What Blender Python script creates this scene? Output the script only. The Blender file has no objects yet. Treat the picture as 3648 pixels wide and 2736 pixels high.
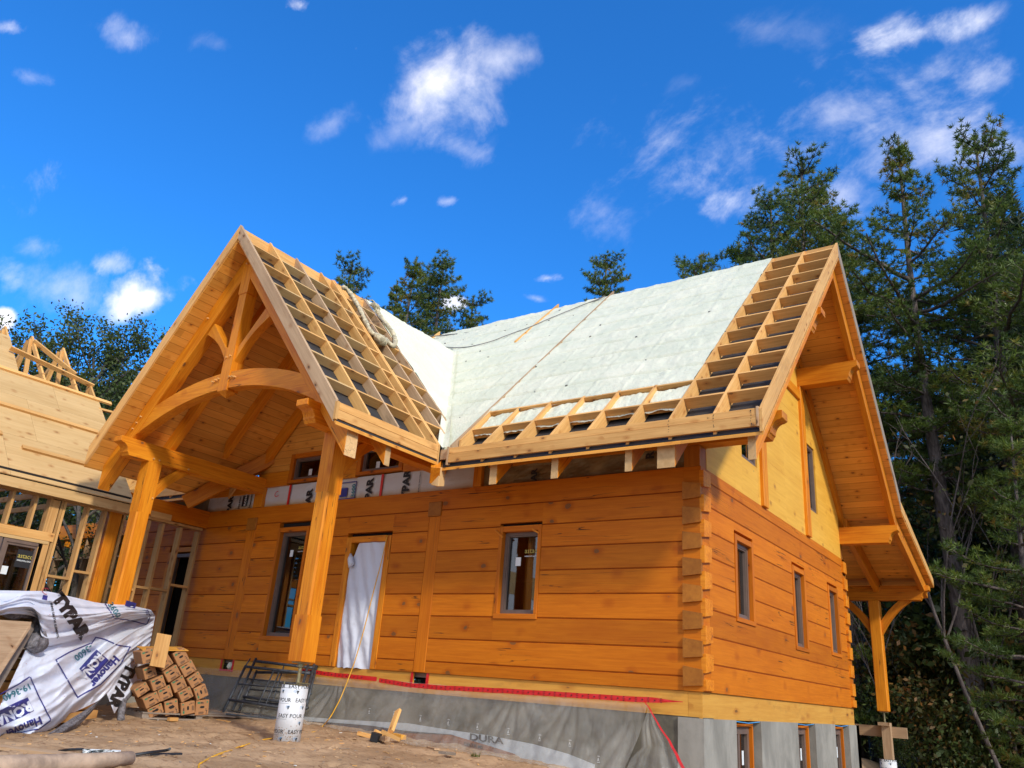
import bpy, bmesh, math, random
import numpy as np
from mathutils import Vector, Matrix, noise
from mathutils.bvhtree import BVHTree
sc = bpy.context.scene
random.seed(7); rng = np.random.default_rng(7)

# ---------------------------------------------------------------- camera (solved from the log courses of the two walls)
FPX = 2845.7561
RC = np.array([[0.8226536, 0.5639356, 0.0722329], [-0.1463775, 0.3328509, -0.9315492], [-0.5493766, 0.7557691, 0.3563684]])
CC = np.array([3.55979, -8.87972, -0.12695])
cam = bpy.data.cameras.new('camera'); co = bpy.data.objects.new('camera', cam); sc.collection.objects.link(co)
cam.sensor_width = 36; cam.lens = FPX / 3648 * 36; cam.clip_start = .05; cam.clip_end = 3000
M = Matrix(((RC[0][0], -RC[1][0], -RC[2][0], CC[0]), (RC[0][1], -RC[1][1], -RC[2][1], CC[1]), (RC[0][2], -RC[1][2], -RC[2][2], CC[2]), (0, 0, 0, 1)))
co.matrix_world = M
sc.camera = co
def ray(u, v): return RC.T @ np.array([(u - 1824) / FPX, (v - 1368) / FPX, 1.])
def at(u, v, ax, val):                       # photograph pixel -> point on the plane ax = val
    r = ray(u, v); i = 'xyz'.index(ax); return Vector(CC + (val - CC[i]) / r[i] * r)
def atp(u, v, n, d):                         # ... -> point on the plane n.p = d
    r = ray(u, v); n = np.array(n, float); return Vector(CC + (d - n @ CC) / (n @ r) * r)
def ath(u, v, dist):                         # ... -> point at that horizontal distance
    r = ray(u, v); return Vector(CC + r / math.hypot(r[0], r[1]) * dist)
t1 = lambda x, y: (x/2.418, 2050+y/2.418)
t2 = lambda x, y: (400+x/3.096, 2200+y/3.096)
t3 = lambda x, y: (750+x/3.638, 2280+y/3.638)
t4 = lambda x, y: (1200+x/3.16, 2300+y/3.16)
t5 = lambda x, y: (1850+x/3.403, 2350+y/3.403)
t6 = lambda x, y: (1150+x/4.149, 950+y/4.149)
t7 = lambda x, y: (x/3.318, 1650+y/3.318)
cB = lambda x, y: (1450+x/2.765, 950+y/2.765)
c7 = lambda x, y: (900+x/2.765, 1200+y/2.765)
DD = lambda x, y: (x*1.6492, y*1.6492)

# ---------------------------------------------------------------- sun and sky
SUN_EL, SUN_AZ = math.radians(34), math.radians(-24)      # azimuth measured from +x towards +y
SUN_E, SKY_E, EXPO = 2.6, .15, .34
sd = Vector((math.cos(SUN_EL)*math.cos(SUN_AZ), math.cos(SUN_EL)*math.sin(SUN_AZ), math.sin(SUN_EL)))
sl = bpy.data.lights.new('sun', 'SUN'); so = bpy.data.objects.new('sun', sl); sc.collection.objects.link(so)
sl.energy = SUN_E; sl.angle = math.radians(6); sl.color = (1, .93, .82)
so.rotation_euler = sd.to_track_quat('Z', 'Y').to_euler()
w = bpy.data.worlds.new('World'); sc.world = w; w.use_nodes = True
nt = w.node_tree; nt.nodes.clear()
def N(nt, typ, ins=None, **kw):
    n = nt.nodes.new(typ)
    for k, v in kw.items(): setattr(n, k, v)
    for k, v in (ins or {}).items():
        s = n.inputs[k]
        if isinstance(v, bpy.types.NodeSocket): nt.links.new(v, s)
        else: s.default_value = v
    return n
def MA(nt, op, a, b=0., c=0., clamp=False):
    n = N(nt, 'ShaderNodeMath', {0: a, 1: b, 2: c}, operation=op); n.use_clamp = clamp; return n.outputs[0]
def SS(nt, v, a, b):                        # smoothstep from a to b
    n = N(nt, 'ShaderNodeMapRange', {0: v, 1: a, 2: b, 3: 0., 4: 1.}, interpolation_type='SMOOTHSTEP'); return n.outputs[0]
def MIX(nt, f, a, b, mode='MIX'):
    n = N(nt, 'ShaderNodeMix', None, data_type='RGBA', blend_type=mode)
    for i, v in ((0, f), (6, a), (7, b)):
        if isinstance(v, bpy.types.NodeSocket): nt.links.new(v, n.inputs[i])
        else: n.inputs[i].default_value = (v if i == 0 else (*v, 1) if len(v) == 3 else v)
    return n.outputs[2]
def NOI(nt, vec, scale, detail=3, rough=.55, dist=0.):
    return N(nt, 'ShaderNodeTexNoise', {'Vector': vec, 'Scale': scale, 'Detail': detail, 'Roughness': rough, 'Distortion': dist}).outputs[0]
sky = N(nt, 'ShaderNodeTexSky', sky_type='NISHITA', sun_disc=False)
sky.sun_elevation = SUN_EL; sky.sun_rotation = math.pi/2 - SUN_AZ; sky.air_density = 1.0; sky.dust_density = .8; sky.ozone_density = 3.0
hs = N(nt, 'ShaderNodeMix', None, data_type='RGBA', blend_type='MULTIPLY')                  # the deep clear blue of the photographed sky
hs.inputs[0].default_value = 1; hs.inputs[7].default_value = (.19, .83, 1.50, 1); nt.links.new(sky.outputs[0], hs.inputs[6]); hs_out = hs.outputs[2]
tc = N(nt, 'ShaderNodeTexCoord'); dirv = tc.outputs['Generated']
sep = N(nt, 'ShaderNodeSeparateXYZ', {0: dirv})
zz = MA(nt, 'MAXIMUM', sep.outputs[2], .02)
pv = N(nt, 'ShaderNodeCombineXYZ', {0: MA(nt, 'DIVIDE', sep.outputs[0], zz), 1: MA(nt, 'DIVIDE', sep.outputs[1], zz), 2: 1.}).outputs[0]
n1 = NOI(nt, dirv, 6., 9, .62, .3); n2 = NOI(nt, dirv, 17., 6, .6, .2)
mp = N(nt, 'ShaderNodeMapping', {'Vector': dirv, 'Rotation': (.3, .5, .6), 'Scale': (6., 13., 8.)}).outputs[0]
n3 = NOI(nt, mp, 1.5, 9, .64, .25)
def ppt(u, v):
    r = ray(*DD(u, v)); return np.array([r[0]/r[2], r[1]/r[2]])
# clouds of the place: centre, half axes and tilt measured in the photograph, laid on a cloud layer overhead
CL = [ # x, y, a, b, angle, density, softness, kind
 (950, 195, 155, 108, -22, .99, 1.7, 0), (1080, 130, 110, 52, -22, .7, 1.9, 0), (890, 270, 100, 42, -30, .45, 2., 0), (1010, 300, 110, 45, 15, .3, 2., 1), (712, 268, 65, 30, -30, .28, 1., 1), (1000, 320, 110, 40, 20, .25, .7, 1),
 (315, 640, 105, 52, -18, 1.0, 1.0, 0), (235, 570, 50, 30, -10, .45, .6, 1), (10, 690, 32, 32, 0, .98, .6, 0), (20, 600, 40, 40, 0, .4, .7, 1),
 (270, 80, 75, 38, 15, .42, .8, 1), (25, 62, 40, 22, 0, .5, .7, 1), (60, 165, 60, 25, 20, .35, .8, 1), (60, 380, 90, 110, 35, .6, .9, 1), (40, 450, 60, 60, 0, .5, .9, 1), (130, 620, 120, 60, 0, .4, 1., 1), (650, 12, 40, 24, 0, .6, .6, 1), (85, 535, 60, 30, 0, .3, .8, 1),
 (1520, 375, 300, 130, -6, .5, 1., 1), (1520, 375, 230, 100, -6, .85, 1.1, 1), (1580, 430, 170, 60, -10, .8, .9, 1), (1700, 330, 200, 80, -8, .6, .9, 1), (1980, 300, 330, 130, -4, .6, 1., 1), (2100, 260, 200, 90, -10, .6, .9, 1), (1320, 470, 110, 90, 35, .32, 1, 1), (1985, 70, 150, 38, -15, .8, .8, 1), (1800, 260, 230, 60, -8, .5, 1, 1), (2130, 190, 110, 60, -10, .6, .9, 1), (2080, 320, 160, 70, 0, .5, 1, 1), (1780, 420, 170, 60, 0, .5, 1, 1),
 (1640, 60, 150, 60, 10, .16, 1, 1), (1183, 600, 46, 12, -6, .62, .6, 1), (870, 432, 30, 14, -30, .4, .6, 1), (968, 435, 32, 14, -10, .42, .6, 1), (985, 655, 34, 20, 0, .8, .5, 0), (770, 105, 16, 20, 30, .45, .6, 1), (1160, 645, 35, 10, 15, .3, .7, 1), (160, 640, 60, 30, 20, .3, .8, 1), (470, 95, 60, 25, 0, .14, .8, 1), (1700, 590, 120, 50, 0, .45, 1, 1), (1480, 180, 70, 25, -25, .12, 1, 1)]
acc = None
for (x, y, a, b, an, den, sf, kind) in CL:
    c0 = ppt(x, y); an = math.radians(an); ca, sa = math.cos(an), math.sin(an)
    A = ppt(x+a*ca, y+a*sa) - c0; B = ppt(x-b*sa, y+b*ca) - c0
    Mi = np.linalg.inv(np.array([A, B]).T); k = -Mi @ c0
    q = [N(nt, 'ShaderNodeVectorMath', {0: pv, 1: (Mi[i][0], Mi[i][1], k[i])}, operation='DOT_PRODUCT').outputs['Value'] for i in (0, 1)]
    r2 = MA(nt, 'SQRT', MA(nt, 'ADD', MA(nt, 'MULTIPLY', q[0], q[0]), MA(nt, 'MULTIPLY', q[1], q[1])))
    if kind == 0:
        dd = MA(nt, 'ADD', MA(nt, 'SUBTRACT', 1.05, r2), MA(nt, 'ADD', MA(nt, 'MULTIPLY', MA(nt, 'SUBTRACT', n1, .5), 3.2), MA(nt, 'MULTIPLY', MA(nt, 'SUBTRACT', n2, .5), 1.5)))
        m = MA(nt, 'MULTIPLY', SS(nt, dd, .12, .12+sf), den)
    else:
        dd = MA(nt, 'ADD', MA(nt, 'SUBTRACT', .75, MA(nt, 'MULTIPLY', r2, .75)), MA(nt, 'ADD', MA(nt, 'MULTIPLY', MA(nt, 'SUBTRACT', n3, .5), 2.9), MA(nt, 'MULTIPLY', MA(nt, 'SUBTRACT', n1, .5), 2.3)))
        m = MA(nt, 'MULTIPLY', SS(nt, dd, .05, .1+sf*1.5), den)
        m = MA(nt, 'MULTIPLY', m, SS(nt, r2, 1.9, .7))
    acc = m if acc is None else MA(nt, 'MAXIMUM', acc, m)
acc = MA(nt, 'MINIMUM', acc, .97)
ccol = MIX(nt, SS(nt, n2, .3, .7), (5.9, 6.1, 6.9), (7.6, 7.3, 7.5))
# unseen white cloud added behind and right of the camera to whiten the ambient
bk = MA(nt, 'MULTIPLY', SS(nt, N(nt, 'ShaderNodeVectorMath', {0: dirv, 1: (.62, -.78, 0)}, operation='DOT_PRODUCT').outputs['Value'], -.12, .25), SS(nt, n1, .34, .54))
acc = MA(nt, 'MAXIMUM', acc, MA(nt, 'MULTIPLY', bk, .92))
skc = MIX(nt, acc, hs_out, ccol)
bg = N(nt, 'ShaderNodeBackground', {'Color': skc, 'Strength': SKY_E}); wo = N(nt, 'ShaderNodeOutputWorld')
nt.links.new(bg.outputs[0], wo.inputs[0])
w.cycles.sampling_method = 'MANUAL'; w.cycles.sample_map_resolution = 512
sc.view_settings.view_transform = 'Standard'; sc.view_settings.look = 'None'; sc.view_settings.exposure = EXPO; sc.view_settings.gamma = 1
sc.cycles.max_bounces = 7; sc.cycles.transparent_max_bounces = 12

# ---------------------------------------------------------------- materials
def newmat(name):
    m = bpy.data.materials.new(name); m.use_nodes = True; t = m.node_tree; t.nodes.clear()
    o = N(t, 'ShaderNodeOutputMaterial'); p = N(t, 'ShaderNodeBsdfPrincipled'); t.links.new(p.outputs[0], o.inputs[0])
    return m, t, p, o
def plain(name, col, rough=.7, metal=0., bump=0., bscale=40., var=.0, spec=.5, vscale=6.):
    m, t, p, o = newmat(name)
    p.inputs['Roughness'].default_value = rough; p.inputs['Metallic'].default_value = metal; p.inputs['Specular IOR Level'].default_value = spec
    tcn = N(t, 'ShaderNodeNewGeometry').outputs['Position']
    if var:
        f = NOI(t, tcn, vscale, 5, .6)
        c = MIX(t, SS(t, f, .3, .7), tuple(x*(1-var) for x in col), tuple(min(1, x*(1+var)) for x in col)); t.links.new(c, p.inputs['Base Color'])
    else: p.inputs['Base Color'].default_value = (*col, 1)
    if bump:
        b = N(t, 'ShaderNodeBump', {'Height': NOI(t, tcn, bscale, 5, .65), 'Strength': bump, 'Distance': .02}); t.links.new(b.outputs[0], p.inputs['Normal'])
    return m
def wood(name, dark, light, knotc=(.07, .03, .012), rough=.55, knots=.5, kscale=(1.3, 5.5, 5.5), crack=0., board=0., grain=1., stain=0., spec=.35, nail=0., tonev=.16, stainc=(.10, .06, .03)):
    m, t, p, o = newmat(name)
    g = N(t, 'ShaderNodeAttribute', attribute_name='g').outputs['Vector']
    tn = N(t, 'ShaderNodeAttribute', attribute_name='tn').outputs['Fac']
    mg = N(t, 'ShaderNodeMapping', {'Vector': g, 'Scale': (1.3, 26, 26)}).outputs[0]
    fg = NOI(t, mg, 1.4*grain, 5, .65, .35)
    mb = N(t, 'ShaderNodeMapping', {'Vector': g, 'Scale': (.8, 4, 4)}).outputs[0]
    fb = NOI(t, mb, 1.0, 4, .6)
    f = MA(t, 'ADD', MA(t, 'MULTIPLY', fg, .55), MA(t, 'MULTIPLY', fb, .45))
    col = MIX(t, SS(t, f, .32, .68), dark, light)
    bumph = MA(t, 'MULTIPLY', fg, .25)
    if board:
        sp = N(t, 'ShaderNodeSeparateXYZ', {0: g})
        bi = MA(t, 'DIVIDE', sp.outputs[1], board); fr = MA(t, 'FRACT', bi); fl = MA(t, 'FLOOR', bi)
        ln = MA(t, 'FLOOR', MA(t, 'ADD', MA(t, 'DIVIDE', sp.outputs[0], 2.3), MA(t, 'MULTIPLY', fl, .37)))
        wn = N(t, 'ShaderNodeTexWhiteNoise', {'Vector': N(t, 'ShaderNodeCombineXYZ', {0: fl, 1: ln, 2: 3.}).outputs[0]}, noise_dimensions='3D').outputs[0]
        col = MIX(t, 1., col, N(t, 'ShaderNodeMapRange', {0: wn, 3: .82, 4: 1.10}).outputs[0], 'MULTIPLY')
        gr = MA(t, 'LESS_THAN', MA(t, 'ABSOLUTE', MA(t, 'SUBTRACT', fr, .5)), .475)
        col = MIX(t, gr, MIX(t, 1., col, (.5, .36, .25), 'MULTIPLY'), col)
        bumph = MA(t, 'ADD', bumph, MA(t, 'MULTIPLY', gr, .6))
    if knots:
        mk = N(t, 'ShaderNodeMapping', {'Vector': g, 'Scale': kscale}).outputs[0]
        mk2 = N(t, 'ShaderNodeVectorMath', {0: mk, 1: N(t, 'ShaderNodeVectorMath', {0: N(t, 'ShaderNodeTexNoise', {'Vector': mk, 'Scale': 2.2}).outputs[1], 1: (.22, .22, .22)}, operation='MULTIPLY').outputs[0]}, operation='ADD').outputs[0]
        v = N(t, 'ShaderNodeTexVoronoi', {'Vector': mk2, 'Scale': 1.}); dv = v.outputs['Distance']
        rv = N(t, 'ShaderNodeSeparateXYZ', {0: v.outputs['Color']}).outputs[0]
        gate = MA(t, 'GREATER_THAN', rv, 1-knots*.75)
        ring = MA(t, 'MULTIPLY', SS(t, dv, .17, .13), gate)
        core = MA(t, 'MULTIPLY', SS(t, dv, .13, .09), gate)
        halo = MA(t, 'MULTIPLY', SS(t, dv, .5, .12), MA(t, 'MULTIPLY', gate, .75))
        col = MIX(t, halo, col, MIX(t, 1., col, (.72, .55, .42), 'MULTIPLY'))
        col = MIX(t, MA(t, 'MULTIPLY', ring, .9), col, knotc)
        col = MIX(t, MA(t, 'MULTIPLY', core, .6), col, tuple(a*.35+b*.5 for a, b in zip(dark, knotc)))
    if crack:
        mc = N(t, 'ShaderNodeMapping', {'Vector': g, 'Scale': (.30, 9, 9)}).outputs[0]
        fc = NOI(t, mc, 1., 3, .5, .2)
        mc2 = N(t, 'ShaderNodeMapping', {'Vector': g, 'Scale': (.9, 1.5, 1.5)}).outputs[0]
        gt = SS(t, NOI(t, mc2, 1.2, 2), .54, .6)
        ck = MA(t, 'MULTIPLY', MA(t, 'LESS_THAN', MA(t, 'ABSOLUTE', MA(t, 'SUBTRACT', fc, .5)), (.0045*crack)), gt)
        col = MIX(t, MA(t, 'MULTIPLY', ck, .85), col, (.05, .018, .006))
        bumph = MA(t, 'SUBTRACT', bumph, MA(t, 'MULTIPLY', ck, .6))
    if stain:
        st = SS(t, NOI(t, N(t, 'ShaderNodeMapping', {'Vector': g, 'Scale': (1.2, 2.6, 2.6)}).outputs[0], 1., 5, .7), .56, .72)
        col = MIX(t, MA(t, 'MULTIPLY', st, stain), col, stainc)
    if nail:
        vn = N(t, 'ShaderNodeTexVoronoi', {'Vector': g, 'Scale': 3.3}); 
        col = MIX(t, MA(t, 'MULTIPLY', MA(t, 'LESS_THAN', vn.outputs['Distance'], .035), nail), col, (.08, .05, .03))
    tv = N(t, 'ShaderNodeMapRange', {0: tn, 3: 1-tonev, 4: 1+tonev}).outputs[0]
    col = MIX(t, 1., col, tv, 'MULTIPLY')
    t.links.new(col, p.inputs['Base Color'])
    p.inputs['Roughness'].default_value = rough; p.inputs['Specular IOR Level'].default_value = spec
    b = N(t, 'ShaderNodeBump', {'Height': bumph, 'Strength': .35, 'Distance': .006}); t.links.new(b.outputs[0], p.inputs['Normal'])
    return m
MT = {}
MT['log'] = wood('stained log', (.46, .112, .002), (.60, .175, .005), crack=1.2, knots=.24, kscale=(3.6, 5.0, 5.0), knotc=(.17, .085, .03), rough=.55, spec=.2, tonev=.15)
MT['trim'] = wood('stained window trim', (.42, .10, .003), (.58, .165, .008), knots=.15, kscale=(4, 8, 8), rough=.5, spec=.2)
MT['logend'] = wood('stained log end', (.30, .095, .006), (.42, .15, .012), knots=0, crack=1., grain=.5, rough=.6)
MT['timber'] = wood('stained timber', (.50, .130, .003), (.72, .265, .013), crack=.9, knots=.2, kscale=(3.4, 5.5, 5.5), knotc=(.16, .07, .025), rough=.5, spec=.25)
MT['soffit'] = wood('pine tongue and groove boards', (.66, .27, .034), (.80, .375, .066), knots=.42, kscale=(6, 10, 10), knotc=(.12, .045, .015), board=.133, rough=.5)
MT['raw'] = wood('fresh spruce lumber', (.56, .275, .076), (.77, .435, .145), knots=.35, kscale=(6, 11, 11), knotc=(.20, .09, .03), rough=.7, stain=.18, tonev=.2)
MT['stud'] = wood('framing lumber', (.40, .20, .06), (.58, .33, .115), knots=.35, kscale=(6, 11, 11), knotc=(.16, .07, .02), rough=.75, stain=.15, tonev=.2)  # darker copy of the fresh lumber, the wing's shade painted into its colour
MT['weather'] = wood('weathered spruce lumber', (.36, .22, .115), (.52, .35, .20), knots=.3, kscale=(6, 10, 10), rough=.75, stain=.4, tonev=.22)
MT['rawend'] = wood('cut timber end', (.50, .30, .12), (.66, .43, .20), knots=0, crack=1., rough=.7, grain=.4)
MT['ply'] = wood('plywood sheathing', (.50, .305, .115), (.62, .405, .175), knots=.35, kscale=(6, 8, 8), knotc=(.30, .15, .05), rough=.7, nail=.7, tonev=.06, grain=.6)
MT['osb'] = wood('yellow plywood wall panel', (.66, .325, .032), (.78, .425, .055), knots=.2, kscale=(5, 7, 7), knotc=(.36, .17, .04), rough=.6, nail=.8, tonev=.05, grain=.6)
MT['rim'] = wood('plywood rim board', (.60, .27, .035), (.72, .37, .06), knots=.45, kscale=(3, 8, 8), knotc=(.16, .07, .02), rough=.65, stain=.35, nail=.6, stainc=(.2, .10, .03))
MT['grey'] = wood('greyed driftwood lumber', (.20, .155, .115), (.32, .25, .19), knots=.3, rough=.85, stain=.3)
MT['shadowwood'] = wood('stained log plate with painted shadow', (.40, .115, .012), (.58, .195, .026), crack=1.2, knots=.4, rough=.55)  # stained log tone with the shadow on the plate put into the colour
MT['membrane'] = plain('black roof membrane', (.028, .027, .028), .7, bump=.15, bscale=12, var=.25)
MT['frame'] = plain('taupe window frame', (.15, .10, .075), .45, var=.1)
MT['darkgap'] = plain('painted cavity shade', (.012, .009, .007), .9)  # near-black colour stands in for the shade inside gaps, pockets and openings
MT['steel'] = plain('galvanised steel', (.30, .25, .13), .45, .7, var=.3, vscale=20)
MT['scaff'] = plain('dark grey scaffold paint', (.06, .065, .072), .5, .3, bump=.2, bscale=60, var=.45, vscale=25)
MT['red'] = plain('red sheathing tape', (.62, .012, .012), .35, bump=.25, bscale=30)
MT['caulk'] = plain('red brown joint sealant', (.24, .045, .001), .7, var=.2, spec=.15)
MT['screw'] = plain('dull grey screw heads', (.10, .09, .07), .6)
MT['black'] = plain('black print', (.012, .012, .014), .6)
MT['blue'] = plain('blue print', (.03, .035, .22), .6)
MT['teal'] = plain('teal print', (.03, .20, .25), .6)
MT['redprint'] = plain('red print', (.55, .02, .06), .6)
MT['cyan'] = plain('light blue print', (.08, .32, .62), .6)
MT['green'] = plain('green print', (.02, .16, .07), .6)
MT['white'] = plain('white paper', (.72, .74, .72), .6, var=.05)
MT['yellowprint'] = plain('yellow print', (.5, .40, .08), .5)
MT['cord'] = plain('yellow rubber cord', (.75, .38, .02), .4)
MT['hose'] = plain('canvas hose cover', (.50, .43, .28), .85, bump=.8, bscale=35, var=.4, vscale=14)
MT['cable'] = plain('grey cable', (.22, .20, .18), .6)
MT['greyback'] = plain('grey fibrous underside', (.16, .145, .15), .9, bump=.8, bscale=45, var=.5, vscale=22)
MT['strap'] = plain('black strap', (.015, .016, .018), .5)
def glass():
    m, t, p, o = newmat('window glass')
    g = N(t, 'ShaderNodeNewGeometry').outputs['Position']
    b = N(t, 'ShaderNodeBump', {'Height': NOI(t, g, 1.5, 1), 'Strength': .06, 'Distance': .02}).outputs[0]
    gl = N(t, 'ShaderNodeBsdfGlossy', {'Color': (.85, .9, .95, 1), 'Roughness': .02, 'Normal': b}); tr = N(t, 'ShaderNodeBsdfTransparent', {'Color': (.42, .40, .37, 1)})
    fr = MA(t, 'ADD', MA(t, 'MULTIPLY', N(t, 'ShaderNodeFresnel', {'IOR': 1.5}).outputs[0], 1.5), .03, clamp=True)
    mx = N(t, 'ShaderNodeMixShader', {0: fr, 1: tr.outputs[0], 2: gl.outputs[0]}); t.links.new(mx.outputs[0], o.inputs[0]); return m
MT['glass'] = glass()
def foam():
    m, t, p, o = newmat('pale spray foam')
    g = N(t, 'ShaderNodeNewGeometry').outputs['Position']
    f = NOI(t, g, 1.6, 5, .6); f2 = NOI(t, g, 14, 4, .6)
    c = MIX(t, SS(t, f, .35, .65), (.66, .66, .50), (.76, .73, .56)); c = MIX(t, SS(t, f2, .35, .7), MIX(t, 1., c, (.93, .96, .96), 'MULTIPLY'), c)
    t.links.new(c, p.inputs['Base Color']); p.inputs['Roughness'].default_value = .75
    h = MA(t, 'ADD', MA(t, 'MULTIPLY', NOI(t, g, 34, 4, .7), .8), NOI(t, g, 7, 5, .65))
    b = N(t, 'ShaderNodeBump', {'Height': h, 'Strength': .55, 'Distance': .025}); t.links.new(b.outputs[0], p.inputs['Normal'])
    return m
MT['foam'] = foam()
def concrete():
    m, t, p, o = newmat('parged concrete')
    g = N(t, 'ShaderNodeNewGeometry').outputs['Position']
    gm = N(t, 'ShaderNodeMapping', {'Vector': g, 'Scale': (2, 2, 1.1)}).outputs[0]
    f = NOI(t, gm, 1.3, 6, .65, .4)
    c = MIX(t, SS(t, f, .3, .7), (.20, .188, .155), (.32, .30, .25)); t.links.new(c, p.inputs['Base Color']); p.inputs['Roughness'].default_value = .85
    b = N(t, 'ShaderNodeBump', {'Height': NOI(t, g, 9, 5, .7), 'Strength': .3, 'Distance': .01}); t.links.new(b.outputs[0], p.inputs['Normal'])
    return m
MT['concrete'] = concrete()
MT['concretedark'] = plain('damp proofed concrete', (.115, .102, .070), .75, bump=.3, bscale=8, var=.35, vscale=3)
def tarpm():
    m, t, p, o = newmat('white house wrap')
    g = N(t, 'ShaderNodeNewGeometry').outputs['Position']
    c = MIX(t, SS(t, NOI(t, g, 3, 4), .3, .7), (.70, .74, .84), (.79, .82, .90))
    v = N(t, 'ShaderNodeTexVoronoi', {'Vector': g, 'Scale': 5.}); c = MIX(t, MA(t, 'LESS_THAN', v.outputs['Distance'], .045), c, (.45, .08, .12))
    t.links.new(c, p.inputs['Base Color']); p.inputs['Roughness'].default_value = .42
    b = N(t, 'ShaderNodeBump', {'Height': MA(t, 'ADD', NOI(t, g, 5, 5, .6, .6), MA(t, 'MULTIPLY', NOI(t, g, 60, 3), .1)), 'Strength': .22, 'Distance': .04}); t.links.new(b.outputs[0], p.inputs['Normal'])
    return m
MT['tarp'] = tarpm()
def wrapm(name, hi, lo, z0, z1):
    m, t, p, o = newmat(name)
    g = N(t, 'ShaderNodeNewGeometry').outputs['Position']; s = N(t, 'ShaderNodeSeparateXYZ', {0: g})
    f = MA(t, 'ADD', SS(t, s.outputs[2], z0, z1), MA(t, 'MULTIPLY', MA(t, 'SUBTRACT', NOI(t, g, 3.5, 4), .5), .7), clamp=True)
    t.links.new(MIX(t, f, lo, hi), p.inputs['Base Color']); p.inputs['Roughness'].default_value = .5
    b = N(t, 'ShaderNodeBump', {'Height': NOI(t, g, 4, 4), 'Strength': .4, 'Distance': .03}); t.links.new(b.outputs[0], p.inputs['Normal'])
    return m
MT['wrap'] = wrapm('house wrap browner at the foot', (.55, .54, .52), (.50, .30, .07), 2.52, 2.68)    # turns orange brown towards its foot
MT['wrapdull'] = plain('brown weathered house wrap', (.20, .145, .06), .6, bump=.4, bscale=5, var=.35, vscale=2.5)
def plastic(name, alpha, col=(.62, .62, .60)):
    m, t, p, o = newmat(name)
    g = N(t, 'ShaderNodeNewGeometry').outputs['Position']
    f = NOI(t, N(t, 'ShaderNodeMapping', {'Vector': g, 'Scale': (2.2, 2, 2)}).outputs[0], 1., 5, .6, .6)
    a = N(t, 'ShaderNodeMapRange', {0: f, 1: .35, 2: .7, 3: alpha*.55, 4: alpha*1.35}).outputs[0]
    p.inputs['Base Color'].default_value = (*col, 1); p.inputs['Roughness'].default_value = .25; t.links.new(a, p.inputs['Alpha'])
    b = N(t, 'ShaderNodeBump', {'Height': NOI(t, N(t, 'ShaderNodeMapping', {'Vector': g, 'Rotation': (0, .5, 0), 'Scale': (9, 3, 3)}).outputs[0], 1.5, 5, .65, .5), 'Strength': .75, 'Distance': .03}); t.links.new(b.outputs[0], p.inputs['Normal'])
    return m
MT['plastic'] = plastic('clear polyethylene sheet', .22, (.60, .57, .50))
MT['doorplastic'] = plain('milky polyethylene sheet', (.60, .62, .68), .35, bump=.35, bscale=5)
MT['cardboard'] = plain('corrugated cardboard', (.36, .165, .060), .8, var=.1)
MT['tubem'] = plain('coated cardboard tube', (.62, .62, .62), .5, bump=.1, var=.10, vscale=8)
MT['mud'] = plain('splashed mud', (.30, .17, .08), .9)
MT['rollm'] = plain('dusty beige roll', (.36, .25, .17), .85, bump=.5, bscale=12, var=.3, vscale=7)
MT['dimple'] = plain('brown dimpled membrane', (.22, .075, .025), .5, bump=.5, bscale=60, var=.3)
MT['dimpledark'] = plain('dark membrane', (.05, .028, .028), .5, var=.3)
MT['pvc'] = plain('white foam skirt', (.42, .45, .46), .6, bump=.4, bscale=9, var=.2)
def bark(name, a, b_):
    m, t, p, o = newmat(name)
    g = N(t, 'ShaderNodeTexCoord').outputs['Object']
    f = NOI(t, N(t, 'ShaderNodeMapping', {'Vector': g, 'Scale': (9, 9, 2.2)}).outputs[0], 1.6, 6, .7, .5)
    t.links.new(MIX(t, SS(t, f, .35, .68), a, b_), p.inputs['Base Color']); p.inputs['Roughness'].default_value = .9
    bb = N(t, 'ShaderNodeBump', {'Height': f, 'Strength': .9, 'Distance': .05}); t.links.new(bb.outputs[0], p.inputs['Normal'])
    return m
MT['bark'] = bark('pine bark', (.055, .040, .035), (.17, .135, .12))
MT['barkp'] = bark('grey sapling bark', (.05, .043, .036), (.13, .115, .10))
def leafm(name, cols, trans=.25):
    m, t, p, o = newmat(name)
    tn = N(t, 'ShaderNodeAttribute', attribute_name='tn').outputs['Fac']
    cr = N(t, 'ShaderNodeValToRGB', {0: tn}); e = cr.color_ramp.elements
    for i, c in enumerate(cols):
        if i < 2: e[i].position = i/(len(cols)-1); e[i].color = (*c, 1)
        else: x = e.new(min(1., i/(len(cols)-1))); x.color = (*c, 1)
    if len(cols) > 2: e[1].position = 1/(len(cols)-1)
    t.links.new(cr.outputs[0], p.inputs['Base Color']); p.inputs['Roughness'].default_value = .55
    tr = N(t, 'ShaderNodeBsdfTranslucent', {0: cr.outputs[0]}); mx = N(t, 'ShaderNodeMixShader', {0: trans, 1: p.outputs[0], 2: tr.outputs[0]})
    t.links.new(mx.outputs[0], o.inputs[0]); return m
MT['needle'] = leafm('pine needles', [(.034, .060, .012), (.080, .135, .022), (.18, .24, .035), (.30, .19, .03)], .35)
MT['needledark'] = leafm('pine needles with painted shade', [(.012, .024, .010), (.028, .050, .014), (.060, .085, .020), (.12, .09, .02)])  # darker copy of the needles, shade of the deep wood put into the colour
MT['leaf'] = leafm('broad leaves', [(.035, .060, .012), (.070, .105, .020), (.13, .15, .03), (.24, .15, .02)], .35)
MT['leafred'] = leafm('autumn leaves', [(.03, .06, .012), (.10, .10, .02), (.26, .10, .02), (.30, .05, .02)], .35)

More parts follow.
